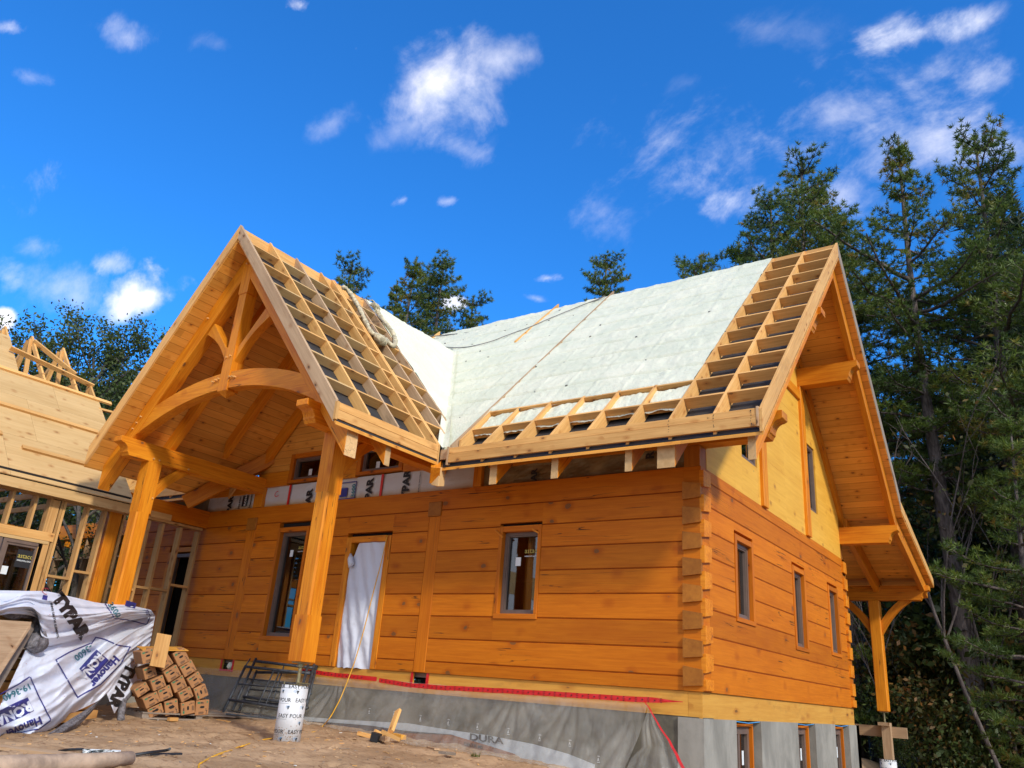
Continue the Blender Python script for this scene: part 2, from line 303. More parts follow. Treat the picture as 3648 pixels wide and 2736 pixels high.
# ---------------------------------------------------------------- mesh helpers
col = sc.collection
WL = {}
class MB:
    def __init__(s): s.v = []; s.f = []; s.g = []; s.t = []; s.m = []
    def add(s, vs, fs, along=(1, 0, 0), mat=0, tone=None, ref=None):
        vs = [Vector(v) for v in vs]; a = Vector(along).normalized()
        if ref is None: ref = Vector((0, 0, 1)) if abs(a.z) < .8 else Vector((1, 0, 0))
        b = (Vector(ref) - a*a.dot(Vector(ref))).normalized(); c = a.cross(b)
        r = Vector((random.uniform(0, 40), 0, random.uniform(0, 40))); r.y = random.uniform(0, 40)
        tone = random.random() if tone is None else tone
        n = len(s.v)
        for v in vs:
            s.v.append(v); s.g.append((v.dot(a)+r.x, v.dot(b)+r.y, v.dot(c)+r.z)); s.t.append(tone)
        for f in fs: s.f.append([n+i for i in f]); s.m.append(mat)
    def ext(s, ax, pts, a, b, along=None, mat=0, tone=None, capmat=None):
        mk = {'x': lambda p, t: (t, p[0], p[1]), 'y': lambda p, t: (p[0], t, p[1]), 'z': lambda p, t: (p[0], p[1], t)}[ax]
        n = len(pts); vs = [mk(p, a) for p in pts] + [mk(p, b) for p in pts]
        ar = sum(pts[i][0]*pts[(i+1) % n][1] - pts[(i+1) % n][0]*pts[i][1] for i in range(n))
        if ax == 'y': ar = -ar
        if (ar > 0) != (b > a): flip = True
        else: flip = False
        fs = [list(range(n))[::-1], list(range(n, 2*n))] + [[i, (i+1) % n, n+(i+1) % n, n+i] for i in range(n)]
        if flip: fs = [f[::-1] for f in fs]
        if along is None:
            e = max(((Vector(mk(pts[(i+1) % n], 0)) - Vector(mk(pts[i], 0))) for i in range(n)), key=lambda q: q.length)
            along = e if e.length > abs(b-a) else Vector(mk((0, 0), 1))
        k = len(s.f); s.add(vs, fs, along, mat, tone)
        if capmat is not None: s.m[k] = capmat; s.m[k+1] = capmat
    def box(s, x0, x1, y0, y1, z0, z1, **k):
        d = {'x': x1-x0, 'y': y1-y0, 'z': z1-z0}; ax = max(d, key=lambda q: abs(d[q]))
        if 'along' not in k: k['along'] = {'x': (1, 0, 0), 'y': (0, 1, 0), 'z': (0, 0, 1)}[ax]
        s.ext('z', [(x0, y0), (x1, y0), (x1, y1), (x0, y1)], z0, z1, **k)
    def bar(s, p, q, w, h, up=(0, 0, 1), mat=0, tone=None, capmat=None):
        p, q = Vector(p), Vector(q); a = (q-p).normalized(); up = Vector(up); u = (up - a*a.dot(up)).normalized(); l = a.cross(u)
        o = [(-w/2, -h/2), (w/2, -h/2), (w/2, h/2), (-w/2, h/2)]
        vs = [p+l*x+u*y for x, y in o] + [q+l*x+u*y for x, y in o]
        k = len(s.f)
        s.add(vs, [[0, 1, 2, 3], [7, 6, 5, 4], [1, 0, 4, 5], [2, 1, 5, 6], [3, 2, 6, 7], [0, 3, 7, 4]], a, mat, tone)
        if capmat is not None: s.m[k] = capmat; s.m[k+1] = capmat
    def tube(s, pts, r, seg=8, mat=0, caps=True):
        pts = [Vector(p) for p in pts]; rs = r if isinstance(r, (list, tuple)) else [r]*len(pts); n = len(pts); vs = []; u = None
        for i, p in enumerate(pts):
            a = (pts[min(i+1, n-1)] - pts[max(i-1, 0)]).normalized()
            if u is None: u = a.orthogonal().normalized()
            u = (u - a*a.dot(u)).normalized(); l = a.cross(u)
            for k in range(seg):
                th = 2*math.pi*k/seg; vs.append(p + (u*math.cos(th)+l*math.sin(th))*rs[i])
        fs = [[i*seg+k, i*seg+(k+1) % seg, (i+1)*seg+(k+1) % seg, (i+1)*seg+k] for i in range(n-1) for k in range(seg)]
        if caps: fs += [list(range(seg))[::-1], list(range((n-1)*seg, n*seg))]
        s.add(vs, fs, (pts[-1]-pts[0]) if (pts[-1]-pts[0]).length > 1e-6 else (1, 0, 0), mat)
    def grid(s, fn, nu, nv, along=(1, 0, 0), mat=0, keep=None):
        vs = [fn(i/nu, j/nv) for j in range(nv+1) for i in range(nu+1)]; fs = []
        for j in range(nv):
            for i in range(nu):
                if keep is None or keep((i+.5)/nu, (j+.5)/nv): fs.append([j*(nu+1)+i, j*(nu+1)+i+1, (j+1)*(nu+1)+i+1, (j+1)*(nu+1)+i])
        s.add(vs, fs, along, mat)
    def build(s, name, mats, parent=None, label=None, cat=None, group=None, kind=None, bevel=0, smooth=False, origin=None, solid=0):
        me = bpy.data.meshes.new(name)
        if origin is None:
            if parent is not None: origin = WL[parent]
            else:
                xs = [v.x for v in s.v]; ys = [v.y for v in s.v]; zs = [v.z for v in s.v]
                origin = Vector(((min(xs)+max(xs))/2, (min(ys)+max(ys))/2, min(zs)))
        o_ = Vector(origin)
        me.from_pydata([v-o_ for v in s.v], [], s.f)
        at_ = me.attributes.new('g', 'FLOAT_VECTOR', 'POINT'); at_.data.foreach_set('vector', [x for q in s.g for x in q])
        at_ = me.attributes.new('tn', 'FLOAT', 'POINT'); at_.data.foreach_set('value', s.t)
        for k in (mats if isinstance(mats, (list, tuple)) else [mats]): me.materials.append(MT[k])
        me.polygons.foreach_set('material_index', s.m)
        if smooth: me.polygons.foreach_set('use_smooth', [True]*len(s.f))
        me.update()
        ob = bpy.data.objects.new(name, me); col.objects.link(ob)
        link(ob, parent, o_)
        if bevel:
            b = ob.modifiers.new('bevel', 'BEVEL'); b.width = bevel; b.segments = 1; b.limit_method = 'ANGLE'
        if solid:
            b = ob.modifiers.new('solid', 'SOLIDIFY'); b.thickness = solid; b.offset = -1
        tag(ob, label, cat, group, kind)
        return ob
def link(ob, parent, wl):
    WL[ob] = Vector(wl)
    if parent is not None: ob.parent = parent; ob.location = Vector(wl) - WL[parent]
    else: ob.location = wl
def tag(o, label=None, cat=None, group=None, kind=None):
    for k, v in (('label', label), ('category', cat), ('group', group), ('kind', kind)):
        if v: o[k] = v
def empty(name, loc, label, cat, group=None):
    o = bpy.data.objects.new(name, None); col.objects.link(o); o.empty_display_size = .2; link(o, None, Vector(loc)); tag(o, label, cat, group); return o
def one(name, mats, parent, fn, **k):
    m = MB(); fn(m); return m.build(name, mats, parent, **k)
def text_mesh(txt, size, bold=.0, shear=0., spacing=1.):
    cu = bpy.data.curves.new('lettering', 'FONT'); cu.body = txt; cu.size = 1; cu.offset = bold; cu.shear = shear; cu.space_character = spacing; cu.resolution_u = 2
    ob = bpy.data.objects.new('lettering', cu); col.objects.link(ob); bpy.context.view_layer.update()
    me = bpy.data.meshes.new_from_object(ob.evaluated_get(bpy.context.evaluated_depsgraph_get()))
    bpy.data.objects.remove(ob); bm = bmesh.new(); bm.from_mesh(me); bpy.data.meshes.remove(me)
    bmesh.ops.remove_doubles(bm, verts=bm.verts, dist=1e-4)
    return bm
def letters(parent, txt, fn, mat, name='lettering', bold=.02, spacing=1., cuts=0, rect=None, maxe=.3):
    """fn maps (x along the line, y up; letter height 1) to a world point; the words become thin geometry on the surface"""
    if rect is None: bm = text_mesh(txt, 1, bold, 0, spacing)
    else:
        bm = bmesh.new(); x0, y0, x1, y1 = rect; n = max(1, int((x1-x0)/maxe)); m_ = max(1, int((y1-y0)/maxe))
        vs = [[bm.verts.new((x0+(x1-x0)*i/n, y0+(y1-y0)*j/m_, 0)) for i in range(n+1)] for j in range(m_+1)]
        for j in range(m_):
            for i in range(n): bm.faces.new((vs[j][i], vs[j][i+1], vs[j+1][i+1], vs[j+1][i]))
    if cuts:
        xs = [v.co.x for v in bm.verts]; ys = [v.co.y for v in bm.verts]
        for ax, lo, hi in ((0, min(xs), max(xs)), (1, min(ys), max(ys))):
            k = lo + maxe
            while k < hi:
                no = (1, 0, 0) if ax == 0 else (0, 1, 0); pc = (k, 0, 0) if ax == 0 else (0, k, 0)
                bmesh.ops.bisect_plane(bm, geom=bm.verts[:]+bm.edges[:]+bm.faces[:], plane_co=pc, plane_no=no); k += maxe
    for v in bm.verts:
        v.co = fn(v.co.x, v.co.y) - WL[parent]
    me = bpy.data.meshes.new(name); bm.to_mesh(me); bm.free(); me.materials.append(MT[mat])
    ob = bpy.data.objects.new(name, me); col.objects.link(ob); link(ob, parent, WL[parent]); return ob
def hsh(*a): return noise.noise(Vector([x*1.37+.5 for x in a]+[0]*(3-len(a))))
def fbm(x, y, z=0., o=4): return noise.fractal(Vector((x, y, z)), 1., 2., o)
# ================================================================ the log house
GZ = -.85
house = empty('log_house', (-5, 3, GZ), 'unfinished orange stained log house with open rafter grids and pale foam on its roof', 'house')
H = house
COURSES_F = [(0, .15)] + [(.15+.3*k, .45+.3*k) for k in range(8)]
COURSES_R = [(.3*k, .3*k+.3) for k in range(8)] + [(2.4, 2.55)]
def log_wall(m, ax, a0, a1, courses, opens, out, ch=.0125, th=.225, tones=None):
    """out: +1 -> face x=0 looking +x (ax y); -1 -> face y=0 looking -y (ax x)"""
    brk = sorted({a0, a1} | {min(max(o[0], a0), a1) for o in opens} | {min(max(o[1], a0), a1) for o in opens})
    for ci, (z0, z1) in enumerate(courses):
        tone = random.random(); cols = []
        for b0, b1 in zip(brk, brk[1:]):
            if b1-b0 < 1e-6: continue
            iv = [(z0, z1)]
            for o in opens:
                if o[0] <= b0+1e-6 and o[1] >= b1-1e-6:
                    nv = []
                    for p, q in iv:
                        if o[2] > p: nv.append((p, min(q, o[2])))
                        if o[3] < q: nv.append((max(p, o[3]), q))
                    iv = [(p, q) for p, q in nv if q-p > .01]
            iv = tuple(iv)
            if cols and cols[-1][2] == iv: cols[-1][1] = b1
            else: cols.append([b0, b1, iv])
        for b0, b1, iv in cols:
            for p, q in iv:
                c0 = ch if p == z0 and p > 0 else 0; c1 = ch if q == z1 and q < 2.55 else 0
                if ax == 'x': pts = [(c0, p), (0, p+c0), (0, q-c1), (c1, q), (th, q), (th, p)]
                else: pts = [(-c0, p), (0, p+c0), (0, q-c1), (-c1, q), (-th, q), (-th, p)]
                if not c0: pts.pop(0 if False else 1) if pts[0] == pts[1] else None
                if not c1:
                    pts = [pt for i, pt in enumerate(pts) if i == 0 or pt != pts[i-1]]
                m.ext(ax, pts, b0, b1, along=(1, 0, 0) if ax == 'x' else (0, 1, 0), tone=tone)
                if c1:                              # sealant bead in the joint above this log
                    if ax == 'x': m.box(b0+.002, b1-.002, .0045, .03, z1-.010, z1+.010, mat=1)
                    else: m.box(-.03, -.0045, b0+.002, b1-.002, z1-.010, z1+.010, mat=1)
DOOR_L = (-10.63, -9.85, 0, 1.94)
FO = [(-2.905, -2.219, .727, 1.995), (-7.55, -6.78, .328, 2.24), (-5.86, -4.91, 0, 1.99), (-4.21, -3.99, 0, 2.16), (-8.41, -8.17, 0, 2.15), DOOR_L]
m = MB(); log_wall(m, 'x', -12.0, -.226, COURSES_F, FO, -1); m.build('front_log_wall', ['log', 'caulk'], H)
RO = [(1.083, 1.79, .856, 1.99), (3.545, 4.22, .713, 1.99), (5.56, 6.22, .78, 1.975)]
m = MB(); log_wall(m, 'y', .226, 6.674, COURSES_R, RO, 1); m.build('gable_log_wall', ['log', 'caulk'], H)
m = MB()
for z0, z1 in COURSES_F: m.box(-12.0, -9.6 if z0 < 2.1 else 0, 6.72, 6.9, z0+.004, z1, along=(1, 0, 0))
m.box(-9.6, -.226, 6.72, 6.898, 0, 2.2, along=(1, 0, 0)); m.build('rear_log_wall', 'log', H)
# dovetailed corner: log faces between the end blocks, then each block
for yc, nm in ((0, -1), (6.9, 1)):
    m = MB(); y0, y1 = (0.0, .225) if yc == 0 else (6.675, 6.9)
    for k, (z0, z1) in enumerate(COURSES_F):
        m.box(-.2255, 0.0 if True else 0, y0+.001, y1-.001, z0+.0005, z1-.0005, along=(1, 0, 0) if yc == 0 else (0, 1, 0))
    m.build('corner_log_stack', 'log', H)
for k in range(8):                                  # ends of the gable logs seen on the front, z = .3k+.15
    zc = .3*k+.15
    m = MB(); m.ext('y', [(-.226, zc-.105), (.002, zc-.085), (.002, zc+.078), (-.226, zc+.112)], -.032, .02, along=(0, 1, 0)); m.build('gable_log_end', 'logend', H)
    m = MB(); m.ext('y', [(-.226, zc-.105), (.002, zc-.085), (.002, zc+.078), (-.226, zc+.112)], 6.89, 6.93, along=(0, 1, 0)); m.build('gable_log_end', 'logend', H)
for k, (z0, z1) in enumerate(COURSES_F):            # ends of the front logs seen on the gable
    zc = (z0+z1)/2; hh = .098 if k else .055
    m = MB(); m.ext('x', [(.0, zc-hh-.008), (.228, zc-hh+.03 if k else zc-hh), (.228, zc+hh), (.0, zc+hh)] if True else [], -.02, .034, along=(1, 0, 0), tone=.8); m.build('front_log_end', 'timber', H)
    m = MB(); m.ext('x', [(6.672, zc-hh), (6.9, zc-hh-.008), (6.9, zc+hh), (6.672, zc+hh)], -.02, .034, along=(1, 0, 0), tone=.8); m.build('rear_log_end', 'timber', H)
# upright key posts and the peg blocks over them
for a0, a1, zt in ((-4.21, -3.99, 2.16), (-8.41, -8.17, 2.15)):
    one('wall_post', 'log', H, lambda m: m.box(a0+.004, a1-.004, -.004, .22, 0, zt), bevel=.006)
    one('key_block', 'logend', H, lambda m: m.box(a0-.02, a1+.004, -.022, .1, zt+.001, zt+.215, along=(0, 1, 0)), bevel=.006)
# ---- rim boards, concrete
def rimboard(m):
    xs = [-12, -8.43, -8.14, -4.213, -3.945, -.19, -.035]
    for x0, x1 in ((-12, -8.43), (-8.14, -4.213), (-3.945, -.19), (-.187, -.022)): m.box(x0, x1, .022, .06, -.262, -.004, along=(1, 0, 0))
    m.box(-8.43, -8.14, .022, .06, -.262, -.17); m.box(-4.213, -3.945, .022, .06, -.262, -.17)
    m.box(-.06, -.0215, .024, 6.88, -.275, -.004, along=(0, 1, 0))
one('rim_board', 'rim', H, rimboard)
for x0, x1 in ((-8.43, -8.14), (-4.213, -3.945)): one('rim_pocket', 'darkgap', H, lambda m: m.box(x0, x1, .2, .22, -.17, 0))
for x0, x1 in ((-8.43, -8.14), (-4.213, -3.945)):
    def tape(m):
        j = lambda: random.uniform(-.008, .008)
        m.box(x0-.03, x0+.012+j(), .012, .019, -.19, .0, tone=.5); m.box(x1-.012+j(), x1+.025, .012, .019, -.19, .0, tone=.5); m.box(x0+.013, x1-.013, .013, .02, -.185, -.155)
    one('red_pocket_tape', 'red', H, tape)
one('pipe', 'steel', H, lambda m: m.tube([(-4.02, .1, -.17), (-4.02, .1, -.02)], .012))
BW = [(1.0, 1.88), (3.45, 4.33), (5.48, 6.37)]
def conc(m):
    m.box(-12, -.006, .03, .3, -3.2, -.262, along=(1, 0, 0), mat=1)
    y = .002
    for a, b in BW + [(6.9, 6.9)]:
        m.box(-.3, 0, y, a if a < 6.8 else 7.1, -3.2, -.272, along=(0, 1, 0)); y = b
        if a < 6.8: m.box(-.3, 0, a, b, -3.2, -1.42, along=(0, 1, 0))
    m.box(-12, 0, 6.9, 7.1, -3.2, -.272, along=(1, 0, 0))
one('foundation', ['concrete', 'concretedark'], H, conc)
# ---- windows
def mk(ax, m, a0, a1, o0, o1, z0, z1, **k):           # o = how far out of the wall face
    if ax == 'x': m.box(a0, a1, -o1, -o0, z0, z1, **k)
    else: m.box(o0, o1, a0, a1, z0, z1, **k)
def sticker_fn(ax, a, z, o, s, flip=1):
    if ax == 'x': return lambda x, y: Vector((a+x*s, -o, z+y*s))
    return lambda x, y: Vector((o, a+x*s, z+y*s))
def window(ax, a0, a1, z0, z1, ztrim, trim=.105, sill=.07, rec=.045, sash=.055, trimmat='trim', logo=True, paper=None, gap=True, out=.014, label=None):
    m = MB(); al = (1, 0, 0) if ax == 'x' else (0, 1, 0)
    if trim:
        mk(ax, m, a0+.003, a0+trim, -.12, out, z0+sill, ztrim, along=(0, 0, 1)); mk(ax, m, a1-trim, a1-.003, -.12, out, z0+sill, ztrim, along=(0, 0, 1))
        mk(ax, m, a0+.003, a1-.003, -.12, out+.004, z0+.003, z0+sill-.001, along=al); mk(ax, m, a0+trim+.001, a1-trim-.001, -.12, out-.004, ztrim-.075, ztrim, along=al)
        w = m.build('window', trimmat, H, bevel=.003, label=label)
    b0, b1, c0, c1 = a0+trim, a1-trim, z0+sill, ztrim-(.076 if trim else 0)
    m = MB(); s = sash
    mk(ax, m, b0+.002, b0+s, -rec-.05, -rec, c0, c1, along=(0, 0, 1)); mk(ax, m, b1-s, b1-.002, -rec-.05, -rec, c0, c1, along=(0, 0, 1))
    mk(ax, m, b0+s, b1-s, -rec-.05, -rec-.001, c0, c0+s, along=al); mk(ax, m, b0+s, b1-s, -rec-.05, -rec-.001, c1-s, c1, along=al)
    s2 = s+.018
    mk(ax, m, b0+s, b0+s2, -rec-.07, -rec-.012, c0+s, c1-s, along=(0, 0, 1)); mk(ax, m, b1-s2, b1-s, -rec-.07, -rec-.012, c0+s, c1-s, along=(0, 0, 1))
    mk(ax, m, b0+s2, b1-s2, -rec-.07, -rec-.013, c0+s, c0+s2, along=al); mk(ax, m, b0+s2, b1-s2, -rec-.07, -rec-.013, c1-s2, c1-s, along=al)
    if trim: sh = m.build('sash', 'frame', w)
    else: w = m.build('window', 'frame', H, label=label); sh = w
    m = MB(); mk(ax, m, b0+s2-.003, b1-s2+.003, -rec-.06, -rec-.05, c0+s2-.003, c1-s2+.003); m.build('pane', 'glass', w)
    if gap and trim:
        m = MB(); mk(ax, m, a0+.002, a1-.002, -.1, -.08, ztrim-.02, z1); m.build('lintel_gap', 'darkgap', w)
    O = -rec-.046
    if paper:
        m = MB(); mk(ax, m, paper[0], paper[0]+paper[2], O, O+.002, paper[1], paper[1]+paper[3]); m.build('paper_sticker', 'white', w)
    if logo:
        sz = logo if isinstance(logo, float) else .11
        lx, lz = (b1-s2-sz*2.15, c1-s2-.22)
        letters(w, 'astaco', sticker_fn(ax, lx, lz, O+.002, sz), 'yellowprint', 'logo', .0)
        letters(w, 'WINDOWS & DOORS', sticker_fn(ax, lx, lz-.05, O+.002, sz*.25), 'white', 'logo_words', .02)
    return w
window('x', -2.905, -2.219, .727, 1.995, 1.95, trim=.055, rec=.065, sash=.04, paper=(-2.685, 1.43, .085, .115), logo=.1)
window('x', -7.55, -6.78, .328, 2.24, 2.155, trim=.06, rec=.065, sash=.04, paper=(-7.30, 1.68, .075, .11), logo=.1)
for a0, a1, z0, z1 in RO: window('y', a0, a1, z0, z1, z1-.045, trim=.075, sill=.06, rec=.045, sash=.045, logo=False)
one('shim', 'timber', H, lambda m: m.bar((-2.96, -.03, 1.90), (-2.84, -.02, 1.80), .025, .02))
one('shim', 'timber', H, lambda m: m.bar((-2.35, -.03, 1.88), (-2.25, -.02, 1.83), .025, .02))
# porch gable windows
def porchwin(a0, a1):
    w = window('x', a0-.09, a1+.09, 2.93, 3.45, 3.448, trim=.09, sill=.05, rec=.03, sash=.035, logo=False, gap=False, out=.02, paper=(a0+.32, 3.06, .08, .11) if a0 < -7 else (a0+.26, 3.04, .08, .11))
porchwin(-7.45, -6.63); porchwin(-5.79, -4.95)
# ---- door opening with its plastic cover, timber jambs
def jambs(m):
    m.box(-5.857, -5.75, -.012, .2, 0, 1.921, along=(0, 0, 1)); m.box(-5.02, -4.913, -.012, .2, 0, 1.921, along=(0, 0, 1)); m.box(-5.857, -4.913, -.016, .2, 1.835, 1.925, along=(1, 0, 0)) if False else m.box(-5.749, -5.021, -.016, .2, 1.835, 1.925, along=(1, 0, 0))
one('door_frame', 'timber', H, jambs, bevel=.003)
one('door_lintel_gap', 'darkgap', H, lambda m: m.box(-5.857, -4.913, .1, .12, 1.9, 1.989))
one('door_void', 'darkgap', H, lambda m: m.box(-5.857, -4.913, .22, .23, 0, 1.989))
def jl(m):
    m.box(-10.627, -10.55, -.01, .2, 0, 1.83, along=(0, 0, 1)); m.box(-9.93, -9.853, -.01, .2, 0, 1.83, along=(0, 0, 1)); m.box(-10.549, -9.931, -.012, .2, 1.83, 1.915, along=(1, 0, 0))
one('side_door_frame', 'timber', H, jl)
one('side_door_jamb', 'frame', H, lambda m: (m.box(-10.53, -10.44, .02, .12, 0, 1.80), m.box(-10.44, -9.95, .02, .12, 1.74, 1.80)))
one('interior_stud', 'weather', H, lambda m: m.box(-2.52, -2.43, .9, 1.0, 0, 2.5, along=(0, 0, 1)))
for x in (-7.35, -7.0): one('interior_stud', 'weather', H, lambda m: m.box(x, x+.09, 1.6, 1.7, 0, 2.5, along=(0, 0, 1)))
one('interior_ceiling', 'rim', H, lambda m: m.box(-9.5, -.3, .25, 6.6, 2.5, 2.545))
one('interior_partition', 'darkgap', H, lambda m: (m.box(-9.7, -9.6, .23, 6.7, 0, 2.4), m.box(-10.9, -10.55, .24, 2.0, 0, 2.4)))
one('floor_deck', 'grey', H, lambda m: m.box(-12, -.1, .1, 6.8, -.06, -.003))
# ---- basement windows in the gable foundation
for i, (a, b) in enumerate(BW):
    m = MB(); mk('y', m, a+.005, a+.012, -.25, -.04, -1.42, -.30); m.box(-.16, -.07, b-.14, b-.10, -1.42, -.31, along=(0, 0, 1)); m.box(-.16, -.072, a+.02, b-.14, -.345, -.312, along=(0, 1, 0))
    w = m.build('basement_window', 'trim', H)
    m = MB(); s0, s1 = a+.02, b-.15
    for y0 in (s0, (s0+s1)/2-.03, s1-.06): mk('y', m, y0, y0+.06, -.17, -.11, -1.42, -.36, along=(0, 0, 1))
    mk('y', m, s0, s1, -.17, -.108, -.43, -.35); m.build('sash', 'frame', w)
    m = MB(); mk('y', m, s0, s1, -.16, -.15, -1.42, -.35); m.build('pane', 'glass', w)
    m = MB(); mk('y', m, s1-.16, s1-.10, -.149, -.146, -.78, -.62); mk('y', m, s0+.02, s0+.055, -.107, -.104, -.95, -.78); m.build('paper_sticker', 'white', w)
    one('blue_gasket', 'cyan', H, lambda m: m.tube([(-.02, a, -.285), (-.01, (a+b)/2, -.30), (-.02, b, -.283)], .006, 5))
# ---- gable end above the logs
ysoff = lambda y: (y+3.44 if y < 3.45 else 10.34-y)
def gable_panels(m):
    opn = [(1.49, 2.13, 3.075, 4.24), (4.715, 5.29, 3.065, 4.24)]
    brk = sorted({.2, 1.22, 2.34, 3.45, 4.55, 5.9, 6.7} | {o[0] for o in opn} | {o[1] for o in opn})
    for b0, b1 in zip(brk, brk[1:]):
        b0_, b1_ = b0+.001, b1-.001
        o = next((o for o in opn if o[0] <= b0+1e-6 and o[1] >= b1-1e-6), None)
        top = lambda y: ysoff(y)-.004
        tone = .5 + (hash((round(b0*100))) % 7-3)*.03
        zb = 2.552
        if o:
            m.ext('x', [(b0, zb), (b1, zb), (b1, o[2]), (b0, o[2])], -.05, -.006, along=(0, 1, 0), tone=tone); m.ext('x', [(b0, o[3]), (b1, o[3]), (b1, top(b1)), (b0, top(b0))], -.05, -.006, along=(0, 1, 0), tone=tone)
        else: m.ext('x', [(b0, zb), (b1, zb), (b1, top(b1)), (b0, top(b0))], -.05, -.006, along=(0, 1, 0), tone=tone)
one('gable_wall_panel', 'osb', H, gable_panels)
def panel_seams(m):
    m.box(-.0058, -.0045, .23, 2.2, 3.31, 3.316); m.box(-.0058, -.0045, 2.46, 4.42, 3.31, 3.316); m.box(-.0058, -.0045, 2.46, 4.42, 4.53, 4.536); m.box(-.0058, -.0045, 4.67, 4.71, 3.31, 3.316); m.box(-.0058, -.0045, 5.3, 6.6, 3.31, 3.316)
one('panel_seam', 'rim', H, panel_seams)
for a0, a1, z0, z1 in ((1.49, 2.13, 3.075, 4.24), (4.715, 5.29, 3.065, 4.24)): window('y', a0, a1, z0, z1, z1, trim=0, sill=0, rec=.03, sash=.05, logo=False)
for y0 in (2.24, 4.45):
    one('gable_post', 'timber', H, lambda m: m.box(-.1, .042, y0, y0+.21, 2.553, 5.15), bevel=.005)
one('gable_girt', 'timber', H, lambda m: m.box(-.1, .036, 2.452, 4.448, 4.90, 5.07), bevel=.005)
one('gable_girt', 'timber', H, lambda m: m.box(-.1, .036, 1.25, 2.238, 4.62, 4.80), bevel=.005) if False else None
one('corner_post', 'logend', H, lambda m: m.box(-.215, -.012, .0, .2, 2.553, 2.815), bevel=.004)
one('corner_post', 'logend', H, lambda m: m.box(-.215, -.012, 6.7, 6.9, 2.553, 2.815), bevel=.004)
def ogee(x1, zt, zb, d=.17):                        # profile of a beam end: nose, cove, small step
    h = zt-zb; P = [(x1, zt), (x1, zt-.30*h), (x1-.025, zt-.34*h)]
    for k in range(7):
        th = math.radians(90*k/6); P.append((x1-.035-(d-.06)*math.sin(th), zt-.36*h-(h*.46)*(1-math.cos(th))))
    return P + [(x1-d+.01, zb+.14*h), (x1-d-.01, zb)]
def beam_x(y0, y1, zb, zt, x0, x1, name='purlin', mat='timber'):
    m = MB(); P = ogee(x1, zt, zb) + [(x0, zb), (x0, zt)]; m.ext('y', P, y0, y1, along=(1, 0, 0)); return m.build(name, mat, H, bevel=.004)
beam_x(2.24, 2.45, 5.15, 5.48, -.1, 1.0); beam_x(4.45, 4.66, 5.15, 5.48, -.1, 1.0)
beam_x(.0, .2, 2.818, 3.13, -3.2, 1.0, 'wall_plate'); beam_x(6.7, 6.9, 2.818, 3.13, -12, 1.0, 'wall_plate')
beam_x(9.4, 9.6, 2.15, 2.44, -12, 1.02, 'rear_porch_beam')
one('wall_plate', 'timber', H, lambda m: m.box(-12.0, -8.36, .0, .2, 2.818, 3.13), bevel=.004)
# ---- main roof: boards, membrane, rafters, blocking, rakes, fascia
def slab(m, poly, f0, f1, along, ref, mat=0):
    n = len(poly); vs = [(x, y, f0(x, y)) for x, y in poly] + [(x, y, f1(x, y)) for x, y in poly]
    m.add(vs, [list(range(n))[::-1], list(range(n, 2*n))] + [[i, (i+1) % n, n+(i+1) % n, n+i] for i in range(n)], along, mat, .5, ref)
XP, VZ = -6.155, 2.408
valx = lambda y, k=0.: XP + (VZ-y)/1.165 + k
EY = -.885
PLAN = [(-3.33, EY), (1.05, EY), (1.05, 3.45), (-12.3, 3.45), (-12.3, EY), (-8.98, EY), (XP, 2.44)]
PLAN2 = [(-3.31, EY+.012), (1.046, EY+.012), (1.046, 3.45), (-12.29, 3.45), (-12.29, EY+.012), (-9.0, EY+.012), (XP, 2.47)]
def deck(m):
    slab(m, PLAN, lambda x, y: y+3.44, lambda x, y: y+3.470, (1, 0, 0), (0, 1, 1))
    slab(m, [(1.05, 3.4505), (1.05, 7.0), (-12.3, 7.0), (-12.3, 3.4505)], lambda x, y: 10.34-y, lambda x, y: 10.37-y, (1, 0, 0), (0, 1, -1))
one('roof_boards', 'soffit', H, deck)
sl_ = (3.34-2.46)/2.9
def deck2(m):
    slab(m, [(1.05, 7.001), (1.05, 9.9), (-12.3, 9.9), (-12.3, 7.001)], lambda x, y: 3.34-(y-7)*sl_, lambda x, y: 3.37-(y-7)*sl_, (1, 0, 0), (0, 1, 0))
one('rear_porch_roof_boards', 'soffit', H, deck2)
one('rear_porch_roof', 'raw', H, lambda m: m.ext('x', [(7.03, 3.375-.03*sl_), (9.88, 3.375-2.88*sl_), (9.88, 3.50-2.88*sl_), (6.93, 3.55)], -12.3, 1.0))
def mem(m):
    slab(m, PLAN2, lambda x, y: y+3.4715, lambda x, y: y+3.488, (1, 0, 0), (0, 1, 1))
    slab(m, [(1.046, 3.4505), (1.046, 6.9), (-12.29, 6.9), (-12.29, 3.4505)], lambda x, y: 10.372-y, lambda x, y: 10.39-y, (1, 0, 0), (0, 1, -1))
one('roof_membrane', 'membrane', H, mem)
R0, R1 = 3.492, 3.742
RX = [.515, -.012, -.545, -1.075, -1.605, -2.13, -2.655, -3.17]
def rafter_poly(y0, y1, k0=R0, k1=R1): return [(y0, y0+k0), (y0, y0+k1), (y1, y1+k1), (y1, y1+k0)]
for i, x in enumerate(RX):
    y1 = 3.43
    m = MB(); tn_ = random.uniform(.5, 1)
    if i < 2: m.ext('x', rafter_poly(-.868, y1), x-.019, x+.019, tone=tn_)
    else:
        ys = -.868 if i < 7 else -.72
        m.ext('x', [(ys, ys+R0), (ys, ys+R1), (-.09, -.09+R1), (-.06, -.06+R1-.07), (y1, y1+R1-.07), (y1, y1+R0)], x-.019, x+.019, tone=tn_)
    m.build('rafter', 'raw', H)
m = MB(); m.ext('x', rafter_poly(-.85, 3.62, 3.55, 3.762), -3.235, -3.205, tone=.3); m.build('rafter', 'weather', H)
m = MB(); m.ext('x', rafter_poly(2.2, 3.62, 3.60, 3.765), -4.52, -4.482, tone=.6); m.build('rafter', 'raw', H)
